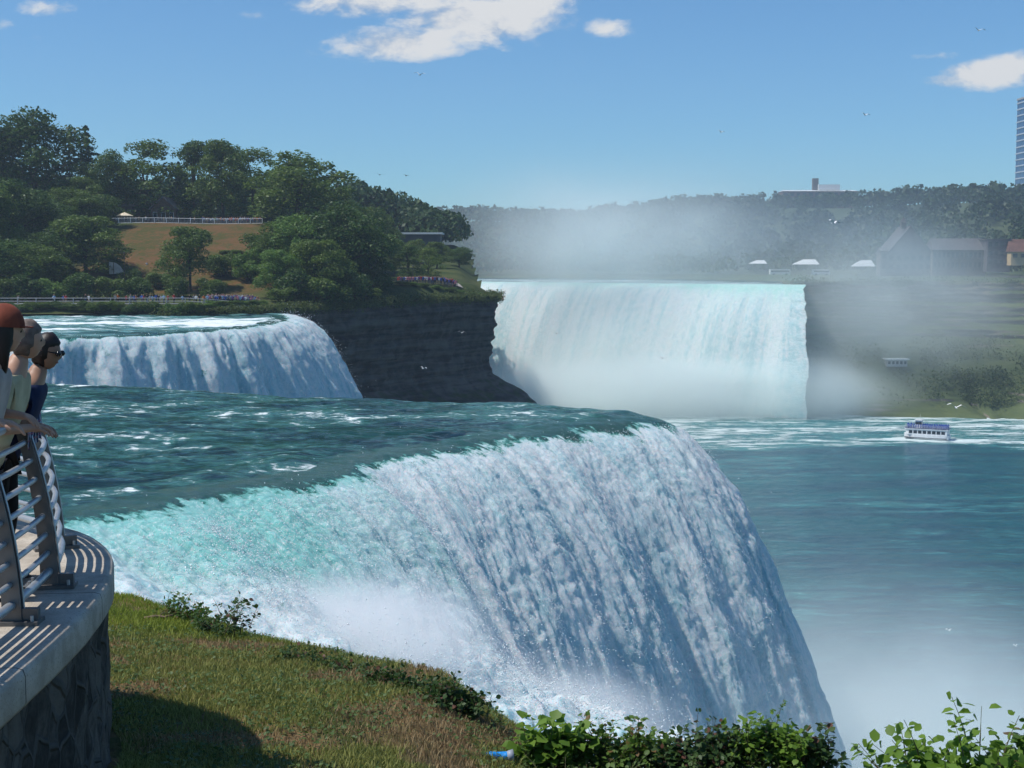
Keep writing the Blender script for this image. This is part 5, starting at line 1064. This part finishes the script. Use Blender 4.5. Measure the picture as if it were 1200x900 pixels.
def big_person(loc, rz, label, J, hair, shirt, legs, skin, sleeve=.5, sc_=1.0, long_hair=False, glasses=False, cap=None, legskin=False, body_r=None):
    root = empty('person', loc, rz, label, 'person'); root.scale = (sc_,)*3
    K = [k for k in J if k not in ('look', 'pd', 'hd')]; E = [('pel','wa'), ('wa','ch'), ('ch','nk'), ('nk','hb'), ('pel','hpl'), ('hpl','kl'), ('kl','al'), ('al','tl'), ('pel','hpr'), ('hpr','kr'), ('kr','ar'), ('ar','tr'), ('ch','sl'), ('sl','el'), ('el','wl'), ('ch','sr'), ('sr','er'), ('er','wr')]
    rad = dict(pel=.13, wa=.115, ch=.145, nk=.064, hb=.064, hpl=.095, hpr=.095, kl=.06, kr=.06, al=.04, ar=.04, tl=.035, tr=.035, sl=.062, sr=.062, el=.043, er=.043, wl=.028, wr=.028)
    V = [Vector(J[k]) for k in K]; Rr = [rad[k] for k in K]; Ed = [(K.index(a), K.index(b)) for a, b in E]
    for s_, wn, en in ((1, 'wl', 'el'), (-1, 'wr', 'er')):
        aim = Vector(J[wn])-Vector(J[en]); hv, he, hr_ = hand(None, J[wn], aim, J.get('pd', (0, 0, -1)), skin, root, s_, .55)
        b0 = len(V); wi = K.index(wn); mp = lambda i: wi if i == 0 else b0+i-1
        V += hv[1:]; Rr += hr_[1:]; Ed += [(mp(a), mp(b)) for a, b in he]
    skin_obj('body', V, Ed, Rr, skin, root, 2, K.index('pel'))
    # head
    hc = Vector(J['hd']); look = Vector(J.get('look', (1, 0, -.1))).normalized(); side = Vector((0, 0, 1)).cross(look).normalized(); upv = look.cross(side)
    bm = bmesh.new(); bmesh.ops.create_uvsphere(bm, u_segments=24, v_segments=18, radius=1)
    for v in bm.verts:
        x, y, z = v.co; wj = .074-.020*max(0, -z)**1.5; lx = .094*x; ly = wj*y; lz = .118*z
        if z < 0 and x > 0: lx += .010*(-z)
        if x > .35: lx -= .006
        nose = math.exp(-((z+.08)/.20)**2-(y/.17)**2)*max(0, x); lx += .024*nose*(1 if z < .12 else .5)
        brow = math.exp(-((z-.20)/.10)**2)*max(0, x); lx += .005*brow
        eye = math.exp(-((z-.04)/.09)**2-((abs(y)-.36)/.16)**2)*max(0, x); lx -= .008*eye
        lip = math.exp(-((z+.50)/.07)**2-(y/.3)**2)*max(0, x); lx += .007*lip; chn = math.exp(-((z+.82)/.14)**2-(y/.4)**2)*max(0, x); lx += .010*chn
        v.co = hc+look*lx+side*ly+upv*lz
    me = bpy.data.meshes.new('head'); bm.to_mesh(me); bm.free(); hd = finish('head', me, skin, root, True)
    for s_ in (-1, 1):
        MB().ball(hc+side*(.074*s_)-look*.005-upv*.008, (.016, .016, .030), 8, 6).build('ear', skin, hd, True)
        MB().ball(hc+side*(.028*s_)+look*.077+upv*.006, .0085, 8, 6).build('eye', simple('eye_dark', (.05,.035,.03)), hd, True)
    MB().tube([hc+side*.018+look*.080-upv*.058, hc+look*.0885-upv*.0575, hc-side*.018+look*.080-upv*.058], .0040, 5).build('mouth', simple('lips', (.32,.11,.09)), hd, True)
    # hair: a cap over the skull, parted from the face
    bm = bmesh.new(); bmesh.ops.create_uvsphere(bm, u_segments=28, v_segments=20, radius=1)
    for v in bm.verts:
        x, y, z = v.co.copy(); kx = 1.10+.07*float(perlin(x*2.5+2, y*2.5, z*2.5))+.05*float(perlin(x*9, y*9, z*4))+(.10 if x < -.5 and z < .2 else 0); face = max(0, x-.15)*smooth(.62, .25, z)
        kx = kx-.30*float(face)*2
        if z < -.45 and not long_hair: kx *= .85
        lz = .122*z*kx
        if long_hair and z < -.1: lz -= .12*(-z)*(x < .3)
        v.co = hc+look*(.098*x*kx-.006)+side*(.082*y*kx)+upv*lz
    me = bpy.data.meshes.new('hair'); bm.to_mesh(me); bm.free(); finish('hair', me, hair, hd, True)
    if cap:
        bm = bmesh.new(); bmesh.ops.create_uvsphere(bm, u_segments=24, v_segments=16, radius=1)
        bmesh.ops.delete(bm, geom=[v for v in bm.verts if v.co.z < -.05], context='VERTS')
        for v in bm.verts:
            x, y, z = v.co.copy(); v.co = hc+look*(.113*x-.008)+side*(.097*y)+upv*(.132*z+.026)
        me = bpy.data.meshes.new('cap'); bm.to_mesh(me); bm.free(); cp_ = finish('cap', me, cap, hd, True)
        MB().prism([hc+look*(.085+.075*math.cos(a))+side*(.075*math.sin(a)) for a in np.linspace(-1.57, 1.57, 9)], upv*.030-look*.01, upv*.036-look*.01).build('brim', cap, cp_)
    if glasses:
        g = MB(); 
        for s_ in (-1, 1): g.ball(hc+side*(.031*s_)+look*.094+upv*.008, (.020, .024, .020), 10, 6); g.tube([hc+side*(.056*s_)+look*.088+upv*.012, hc+side*(.077*s_)-look*.005+upv*.01], .004, 5)
        g.build('sunglasses', simple('black_plastic', (.012,.012,.014), None, 3, .15), hd, True)
    # clothing
    sh = ['pel', 'wa', 'ch', 'nk', 'sl', 'sr']; P_ = {k: Vector(J[k]) for k in J if k not in ('look', 'pd')}
    vs = [P_['pel'], P_['wa'], P_['ch'], P_['ch'].lerp(P_['nk'], .55), P_['sl'], P_['sl'].lerp(P_['el'], sleeve), P_['sr'], P_['sr'].lerp(P_['er'], sleeve)]
    rs = [.150, .145, .172, .100, .092, .074, .092, .074]; es = [(0, 1), (1, 2), (2, 3), (2, 4), (4, 5), (2, 6), (6, 7)]
    if sleeve >= 1:
        for e_, w_ in (('el', 'wl'), ('er', 'wr')): vs.append(P_[e_].lerp(P_[w_], .45)); rs.append(.052)
        es += [(5, 8), (7, 9)]
    so_ = skin_obj('shirt', vs, es, rs, shirt, root, 2, 1)
    vs = [P_['pel']+Vector((0, 0, .06)), P_['hpl'], P_['kl'], P_['hpr'], P_['kr']]; rs = [.148, .112, .078, .112, .078]; es = [(0, 1), (1, 2), (0, 3), (3, 4)]
    if not legskin: vs += [P_['al']+Vector((0, 0, .04)), P_['ar']+Vector((0, 0, .04))]; rs += [.058, .058]; es += [(2, 5), (4, 6)]
    skin_obj('trousers' if not legskin else 'shorts', vs, es, rs, legs, root, 2, 0)
    for a_, t_ in (('al', 'tl'), ('ar', 'tr')): MB().ball((P_[a_]+P_[t_])/2+Vector((.01, 0, -.012)), (.135, .052, .048), 10, 7).build('shoe', simple('shoe_leather', (.05,.04,.035)), root, True)
    return root
def pose(lean=0.0, hh=1.60, elbow=(.16, 1.10), wrist=(.42, 1.13), cross=False, look=(1, -.1, -.15), back=-.42):
    """standing at a rail at x = 0 (local x towards the rail)"""
    cx = back+.10+lean*.6
    J = dict(pel=(back, 0, .93), wa=(back+.04+lean*.15, 0, 1.08), ch=(cx, 0, hh-.33), nk=(cx+.05+lean*.15, 0, hh-.15), hb=(cx+.065+lean*.2, 0, hh-.08), hpl=(back, .095, .88), hpr=(back, -.095, .88), kl=(back+.03, .10, .49), kr=(back-.02, -.10, .49), al=(back-.04, .11, .08), ar=(back-.06, -.11, .08), tl=(back+.10, .12, .035), tr=(back+.08, -.12, .035),
             sl=(cx+.02, .185, hh-.25), sr=(cx+.02, -.185, hh-.25), el=(elbow[0]-.1, .24, elbow[1]), er=(elbow[0]-.1, -.24, elbow[1]), wl=(wrist[0]-.1, .08 if cross else .20, wrist[1]), wr=(wrist[0]-.1, -.06 if cross else -.20, wrist[1]))
    J['hd'] = (cx+.10+lean*.25, 0, hh); J['look'] = look; return J
def at_rail(px, D):  # local frame at a spot along the railing
    return px, D
def place(J, q, label, back=0.0, dz=0.0, turn=0.0, **kw):
    p, nn_, dd_ = on_rail(q, 1.15); loc = p+off; rz = math.atan2(nn_.y, nn_.x)+turn; return big_person((loc.x-nn_.x*back, loc.y-nn_.y*back, FZ+.002+dz), rz, label, J, **kw)
place(pose(.16, 1.62, (-.26, 1.13), (-.06, 1.10), True, (1, -.25, -.22)), q_of_y(10.0), 'dark-haired woman in sunglasses leaning on the railing with folded forearms', -.24, turn=-.05, hair=simple('black_hair', (.012,.008,.007), (.02,.012,.01), 20, .5), shirt=cloth('dark_blue_top', (.02,.03,.08)), legs=cloth('black_cloth', (.02,.02,.022)), skin=M_SKIN2, sleeve=.25, sc_=1.04, glasses=True, long_hair=False)
place(pose(.14, 1.71, (-.14, 1.16), (.04, 1.15), True, (1, .35, -.12), back=-.40), q_of_y(9.45), 'grey-haired man in a pale yellow shirt bending over the railing', -.21, turn=-.05, hair=simple('grey_hair', (.17,.13,.11), (.10,.075,.065), 20, .8), shirt=cloth('pale_yellow_shirt', (.56,.49,.32)), legs=cloth('dark_shorts', (.03,.03,.045)), skin=M_SKIN, sleeve=.75, sc_=1.05, legskin=True)
place(pose(.06, 1.68, (-.22, 1.22), (-.02, 1.19), False, (1, .4, -.1), back=-.36), q_of_y(8.85), 'person in a red cap and rolled-sleeve pinkish grey shirt with a hand on the railing', -.26, turn=.05, hair=simple('black_hair', (.012,.008,.007)), cap=simple('red_cap_cloth', (.23,.055,.028), (.15,.035,.018), 12, .9), shirt=cloth('pinkish_grey_shirt', (.50,.42,.38)), legs=cloth('beige_skirt', (.42,.35,.29)), skin=M_SKIN, sleeve=1.0, sc_=1.12, long_hair=True)
lk = [o for o in bpy.data.objects if o.name.startswith('person') and 'rolled-sleeve' in str(o.get('label'))][0]
MB().tube([(-.40, 0, .98), (-.40, 0, .62)], [.165, .19], 14, False).build('skirt', cloth('beige_skirt', (.42,.35,.29)), lk, True)
for s_ in (-1, 1): skin_obj('legging', [(-.36+.03*s_, .10*s_, .62), (-.35, .10*s_, .44), (-.41, .11*s_, .12)], [(0, 1), (1, 2)], [.085, .072, .054], cloth('striped_leggings', (.03,.015,.03), (95, (.45,.05,.22))), lk, 1)
MB().tube([(-.175, -.206, 1.202), (-.150, -.204, 1.198)], .040, 10).build('wristwatch', simple('black_plastic', (.012,.012,.014)), lk, True)
yl = [o for o in bpy.data.objects if o.name.startswith('person') and 'pale yellow' in str(o.get('label'))][0]
# jacket hung over the handrail
jm, _, _ = new_mat('plaid_cloth'); t = NT(jm); X, Y, Z = t.sep(t.node('ShaderNodeTexCoord').outputs['Object'])
s1 = t.math('SINE', t.math('MULTIPLY', Y, 120.0)); s2 = t.math('SINE', t.math('MULTIPLY', Z, 130.0)); c = t.mix(t.ss(s1, .55, .75), (.02,.03,.10), (.42,.46,.55)); c = t.mix(t.math('MULTIPLY', t.ss(s2, .6, .8), .6), c, (.35,.12,.16)); out_surf(t, bsdf(t, c, .85, None, .15).outputs[0])
pj, nj, dj = on_rail(q_of_y(9.95), 1.17); U_, V_ = np.meshgrid(np.linspace(-.26, .26, 40), np.linspace(-.20, .26, 36), indexing='ij')
fold_ = .018*np.sin(U_*34+1.5*V_)+.02*perlin(U_*9, V_*9); a_ = np.clip(V_/.05, -1.57, 1.57)
outw = .052*np.sin(a_)+(.012+.5*fold_)*np.sign(V_)*(np.abs(V_) > .04); upz = .052*np.cos(a_)-np.maximum(np.abs(V_)-.078, 0)*(1-.1*np.sin(U_*12))
jp = np.array(pj+off)[None, None, :]*0+np.stack([nj.x*outw+dj.x*U_, nj.y*outw+dj.y*U_, upz+fold_*.2], -1)
jk = grid_mesh('jacket', jp, jm); jk.location = pj+off; tag(jk, 'dark blue plaid jacket hung over the handrail', 'jacket')
jk.modifiers.new('t', 'SOLIDIFY').thickness = .006
# bag on the floor behind the rails
pb_, nb_, db_ = on_rail(q_of_y(10.1), 0); bgp = Vector((pb_+off).to_tuple()); bgp = Vector((bgp.x-nb_.x*.42, bgp.y-nb_.y*.42, FZ+.002))
bag = empty('backpack', bgp, .3, 'tan and black backpack standing on the floor behind the railing', 'bag')
def rbox(c, d, r=.05):
    bm = bmesh.new(); bmesh.ops.create_cube(bm, size=1); [setattr(v, 'co', Vector((v.co.x*d[0], v.co.y*d[1], v.co.z*d[2]))+Vector(c)) for v in bm.verts]; bmesh.ops.bevel(bm, geom=bm.edges[:], offset=r, segments=3, affect='EDGES'); me = bpy.data.meshes.new('r'); bm.to_mesh(me); bm.free(); return me
finish('body', rbox((0, 0, .2), (.18, .30, .40)), cloth('tan_canvas', (.42,.34,.20)), bag, True); finish('pocket', rbox((.105, 0, .14), (.06, .22, .2), .025), cloth('black_cloth', (.02,.02,.022)), bag, True)
for s_ in (-1, 1): MB().tube([(-.09, .08*s_, .38), (-.15, .09*s_, .28), (-.15, .09*s_, .14), (-.09, .1*s_, .06)], .014, 6).build('strap', cloth('black_cloth', (.02,.02,.022)), bag, True)
MB().tube([(0, -.05, .40), (0, -.04, .45), (0, .04, .45), (0, .05, .40)], .01, 6).build('handle', cloth('black_cloth', (.02,.02,.022)), bag, True)

# ---- grass and weeds ----
rg = np.random.default_rng(50)
def ok_ground(x, y, lim=.25):
    z, b = ground_z(x, y)
    ins = inside(x, y, [tuple(p) for p in EP[::8]]+[(-9, -3), (4.5, -3)])
    pxs = 600+F*x/np.maximum(y, .1); return z, (b < lim) & ~ins & (seg_dist(x, y, [tuple(p) for p in EP[::8]]) > .03) & (pxs > 60) & (pxs < 1300)
n = 420000; y = 9.6+11*rg.random(n)**1.25; x = rg.uniform(-6.3, 4.2, n); z, ok = ok_ground(x, y); x, y, z = x[ok], y[ok], z[ok]
patch = fbm(x*.9, y*.9, 2.0, 3); dry = smooth(.02, .22, fbm(x*.55+4, y*.75, 6.0, 4)+.10*smooth(15.5, 11.5, y)*smooth(-3.2, -.5, x)-.03); bright = smooth(15.2, 17, y)
keep_ = rg.random(len(x)) < np.clip(.75+patch*.7-.35*dry, .15, 1)*np.clip(1.35-.05*(y-10), .4, 1); x, y, z, dry, bright = x[keep_], y[keep_], z[keep_], dry[keep_], bright[keep_]
n = len(x); hgt = rg.uniform(.025, .072, n)*(1+.5*(rg.random(n) < .05)); az = rg.uniform(0, 6.283, n); ln = rg.uniform(.15, .95, n)*hgt; w_ = rg.uniform(.0025, .0055, n)
a0 = rg.uniform(0, 6.283, n); dx, dy = np.cos(a0)*w_, np.sin(a0)*w_
B0 = np.stack([x-dx, y-dy, z-.01], -1); B1 = np.stack([x+dx, y+dy, z-.01], -1); M0 = np.stack([x-dx*.8+np.cos(az)*ln*.4, y-dy*.8+np.sin(az)*ln*.4, z+hgt*.6], -1); M1 = M0+np.stack([dx*1.6, dy*1.6, dx*0], -1); T_ = np.stack([x+np.cos(az)*ln, y+np.sin(az)*ln, z+hgt], -1)
V = np.stack([B0, B1, M1, M0, T_], 1).reshape(-1, 3); i5 = np.arange(n)[:, None]*5
mg, _, _ = new_mat('grass_blades'); t = NT(mg); g = t.node('ShaderNodeNewGeometry').outputs['Random Per Island']; dr = t.attr('dry'); brt = t.attr('bright')
c = t.mix(g, (.13,.155,.032), (.38,.385,.125)); c = t.mix(brt, c, t.mix(g, (.17,.22,.03), (.32,.38,.06))); c = t.mix(t.ss(t.math('ADD', dr, t.math('MULTIPLY', t.math('SUBTRACT', g, .5), .7)), .35, .6), c, t.mix(g, (.22,.14,.07), (.42,.32,.17)))
d_ = bsdf(t, c, .6, None, .2); tr = t.node('ShaderNodeBsdfTranslucent'); t.l.new(c, tr.inputs[0]); ms = t.node('ShaderNodeMixShader'); ms.inputs[0].default_value = .3; t.l.new(d_.outputs[0], ms.inputs[1]); t.l.new(tr.outputs[0], ms.inputs[2]); out_surf(t, ms.outputs[0])
tag(np_mesh('grass', V, [i5+np.array([[0, 1, 2, 3]]), i5+np.array([[3, 2, 4]])], mg, None, False, {'dry': np.repeat(dry, 5), 'bright': np.repeat(bright, 5)}), 'short green and dry brown grass on the bank below the stone wall', 'grass', kind='stuff')

def leaves(P0, D, Nn, L, W, rg):
    """broad pointed leaves folded along the midrib: P0 base, D direction, Nn normal"""
    D = D/np.linalg.norm(D, axis=1)[:, None]; S = np.cross(D, Nn); S /= np.linalg.norm(S, axis=1)[:, None]+1e-9; U_ = np.cross(S, D); L = L[:, None]; W = W[:, None]; f = rg.uniform(.05, .35, len(P0))[:, None]; dr = rg.uniform(.0, .25, len(P0))[:, None]
    P = [P0, P0+D*L*.28+S*W*.85+U_*W*f, P0+D*L*.62+S*W+U_*W*f-U_*L*dr*.3, P0+D*L-U_*L*dr, P0+D*L*.62-S*W+U_*W*f-U_*L*dr*.3, P0+D*L*.28-S*W*.85+U_*W*f, P0+D*L*.5-U_*L*dr*.15]
    V = np.stack(P, 1).reshape(-1, 3); i = np.arange(len(P0))[:, None]*7
    return V, [i+np.array([[0, 6, 2, 1]]), i+np.array([[0, 5, 4, 6]]), i+np.array([[6, 3, 2]]), i+np.array([[6, 4, 3]])]
M_LEAF = leaf_mat('bush_leaves', (.035,.075,.014), (.11,.19,.035), .35, 3.0, (.16,.10,.04)); M_LEAFB = leaf_mat('bright_bush_leaves', (.06,.13,.015), (.17,.28,.04), .4, 3.0); M_LEAFD = leaf_mat('dark_bush_leaves', (.02,.05,.014), (.06,.11,.03), .3, 3.0, (.13,.06,.04)); M_CLOV = leaf_mat('weed_leaves', (.04,.075,.02), (.10,.155,.045), .3, 3.0)
M_STEM = simple('green_stem', (.08,.10,.03), (.10,.07,.04), 9, .7)
n = 26000; y = 9.6+9.5*rg.random(n)**1.2; x = rg.uniform(-6, 3.5, n); z, ok = ok_ground(x, y, .15); ok &= fbm(x*.8, y*.8, 9.0, 3) > -.12; ok &= y < 16.6; x, y, z = x[ok], y[ok], z[ok]; n = len(x); a0 = rg.uniform(0, 6.283, n)
D = np.stack([np.cos(a0), np.sin(a0), rg.uniform(.1, .8, n)], -1); Nn = rg.normal(size=(n, 3))*.35+np.array([0, 0, 1]); Ls = rg.uniform(.02, .05, n); V, Fq = leaves(np.stack([x, y, z+rg.uniform(.01, .06, n)], -1), D, Nn, Ls, Ls*rg.uniform(.28, .45, n), rg)
tag(np_mesh('weed_leaves', V, Fq, M_CLOV), 'small broad weed and clover leaves scattered through the bank grass', 'weeds', kind='stuff')

def shrub(name, label, pts, hgt, spread, nst, nl, L, mat, cat='bush', group=None, seed=1, droop=.3, wr=.36, lean=(0, 0), zoff=-.05):
    """stems rising from a list of ground points, with leaves along them"""
    rg = np.random.default_rng(seed); base = np.array(pts, float); root = empty(name, base.mean(0), 0, label, cat, group); off = base.mean(0); sb = MB(); LP, LD, LN, LL = [], [], [], []
    for i in range(nst):
        b0 = base[rg.integers(len(base))]+np.array([rg.normal()*spread*.35, rg.normal()*spread*.25, zoff]); a = rg.uniform(0, 6.283); h = hgt*(rg.uniform(.5, .9) if rg.random() < .85 else rg.uniform(1.0, 1.35)); out = spread*rg.uniform(.2, 1.0)
        tip = b0+np.array([math.cos(a)*out+lean[0]*h, math.sin(a)*out+lean[1]*h, h]); mid = (b0+tip)/2+np.array([-math.cos(a)*out*.25, -math.sin(a)*out*.25, h*.12])
        C_ = [((1-s)**2*b0+2*s*(1-s)*mid+s*s*tip) for s in np.linspace(0, 1, 7)]; sb.tube([c-off for c in C_], [.007*hgt+.002]+[.005*hgt+.0018]*4+[.002]*2, 5)
        for k in range(nl):
            s = rg.uniform(.15, 1.0)**.8; j = min(5, int(s*6)); f_ = s*6-j; p = C_[j]*(1-f_)+C_[j+1]*f_; tg = C_[j+1]-C_[j]; tg /= np.linalg.norm(tg); r = rg.normal(size=3); r -= tg*r.dot(tg); r /= np.linalg.norm(r)
            pt = p+r*L*rg.uniform(.0, .9); LP.append(pt-off); LD.append(r+tg*.5-np.array([0, 0, droop])*rg.random()); LN.append(np.array([0, 0, 1])+rg.normal(size=3)*.45); LL.append(L*rg.uniform(.55, 1.2))
    sb.build('stems', M_STEM, root); LL = np.array(LL); V, Fq = leaves(np.array(LP), np.array(LD), np.array(LN), LL, LL*wr*rg.uniform(.8, 1.2, len(LL)), rg); np_mesh('foliage', V, Fq, mat, root)
    return root
def gpt(px, py, dy=0.0):
    """point of the bank under pixel (px, py)"""
    d = ray(px, py)
    for s in np.linspace(8, 24, 1600):
        p = EYE+d*(s/d[1])
        if p[2] < float(ground_z(p[0], p[1])[0]): break
    p = p.copy(); p[1] += dy; p[2] = float(ground_z(p[0], p[1])[0]); return p
GE = 'plants along the edge of the grassy bank'
shrub('leafy_shrub', 'leafy green shrub at the bank edge nearest the stone wall', [gpt(205, 722), gpt(222, 728), gpt(240, 738)], .30, .22, 46, 16, .055, M_LEAF, group=GE, seed=1)
shrub('leafy_sapling', 'small upright sapling with arching twigs beside the white spray', [gpt(250, 742), gpt(264, 748)], .42, .34, 20, 18, .06, M_LEAFD, 'plant', GE, 2, lean=(.25, 0))
shrub('leafy_shrub', 'low dark creeper mound below the arching sapling', [gpt(345, 774), gpt(375, 780), gpt(400, 787)], .16, .26, 60, 12, .045, M_LEAFD, group=GE, seed=3)
shrub('leafy_shrub', 'dark leafy shrub hanging over the bank edge in the middle', [gpt(450, 802), gpt(480, 808), gpt(510, 822)], .20, .26, 70, 14, .05, M_LEAFD, group=GE, seed=4)
shrub('leafy_shrub', 'taller dark shrub ending the middle of the bank edge', [gpt(525, 830), gpt(545, 838)], .30, .20, 44, 16, .055, M_LEAFD, group=GE, seed=5)
shrub('thin_weed', 'single thin upright weed standing between two shrubs', [gpt(586, 862)], .30, .05, 1, 70, .035, M_LEAFD, 'weed', GE, 6, wr=.2)
def blk(px, py, D): p = at(px, py, D); return p
shrub('grapevine', 'round-leaved vine with large pale green leaves at the left of the bottom hedge', [blk(626, 905, 11.9), blk(650, 905, 11.9), blk(668, 900, 12.0)], .42, .18, 40, 17, .10, M_LEAFB, 'vine', GE, 7, wr=.52)
shrub('leafy_shrub', 'dense mid green shrub right of the round-leaved vine', [blk(700, 905, 12.0), blk(735, 905, 12.0), blk(770, 905, 12.0)], .44, .24, 110, 22, .06, M_LEAF, group=GE, seed=8)
shrub('leafy_shrub', 'dense shrub with a few reddish leaves in the middle of the bottom hedge', [blk(790, 910, 11.9), blk(830, 905, 12.0), blk(860, 905, 12.0)], .40, .24, 110, 22, .062, M_LEAFD, group=GE, seed=9)
shrub('leafy_shrub', 'bright green shrub with taller shoots near the right of the bottom hedge', [blk(880, 905, 12.0), blk(915, 905, 12.0)], .50, .22, 80, 22, .065, M_LEAFB, group=GE, seed=10)
shrub('leafy_shrub', 'dark pointed-leaf shrub ending the bottom hedge on the right', [blk(945, 908, 12.0), blk(965, 908, 12.0)], .40, .18, 40, 22, .07, M_LEAFD, group=GE, seed=11)
shrub('leafy_shrub', 'low yellowish undergrowth in front of the bottom hedge', [blk(640, 930, 11.5), blk(720, 930, 11.5), blk(800, 930, 11.5), blk(880, 930, 11.5)], .28, .40, 110, 20, .045, M_CLOV, group=GE, seed=12)
shrub('leafy_shrub', 'big bright leafy branch in the bottom right corner', [blk(1085, 960, 9.0), blk(1120, 960, 9.0), blk(1150, 950, 9.0)], .60, .40, 70, 24, .082, M_LEAFB, group=GE, seed=13, droop=.5, wr=.42)
shrub('leafy_shrub', 'leafy branch cut by the right edge of the picture', [blk(1200, 950, 9.2), blk(1225, 940, 9.2)], .60, .26, 40, 22, .08, M_LEAF, group=GE, seed=14, droop=.5, wr=.42)
shrub('leafy_shrub', 'small sprig poking up left of the bottom right branch', [blk(1012, 925, 9.5), blk(1030, 925, 9.5)], .20, .12, 10, 12, .05, M_LEAFD, group=GE, seed=15)

# ---- litter and sticks ----
pc_ = gpt(588, 891)+np.array([0, 0, .035])
lit = empty('plastic_wrapper', pc_, R(8), 'crumpled bright blue plastic wrapper with a grey cup lying in the grass', 'litter')
b = MB(); pts_ = [(-.17, .0, .0), (-.14, .01, .005), (-.09, 0, .01), (-.03, .006, .006), (.03, 0, .0), (.05, 0, 0)]; b.tube(pts_, [.006, .026, .036, .032, .038, .036], 14); b.v = [(v[0], v[1]+.006*float(perlin(v[0]*60, v[1]*60, 1)), v[2]+.008*float(perlin(v[0]*50, v[2]*60, 4))) for v in b.v]
b.build('wrapper', simple('blue_plastic', (.02,.30,.75), (.01,.22,.62), 20, .3, .4, .01, spec=.6), lit)
MB().tube([(.045, 0, 0), (.10, 0, .004)], [.040, .052], 18).build('cup', simple('grey_cup', (.33,.36,.42), (.27,.29,.34), 8, .5), lit, True)
for (px, py, L_, rz, lab) in ((142, 687, .42, .1, 'broken brown stick lying where the bank meets the stone wall'), (186, 726, .35, .15, 'bare fallen branch lying in the bright grass'), (196, 714, .22, -.1, 'short pale stick above the fallen branch')):
    g = gpt(px, py)+np.array([0, 0, .02]); s_ = empty('stick', g, rz, lab, 'stick'); MB().tube([(-L_/2, 0, .0), (-L_*.1, .02, .02), (L_*.2, -.015, .012), (L_/2, .02, .03)], [.022, .018, .015, .007], 7).tube([(0, 0, .02), (L_*.2, .08, .06)], [.009, .004], 5).build('wood', simple('dead_wood', (.22,.15,.10), (.13,.09,.06), 14, .9, .4), s_, True)
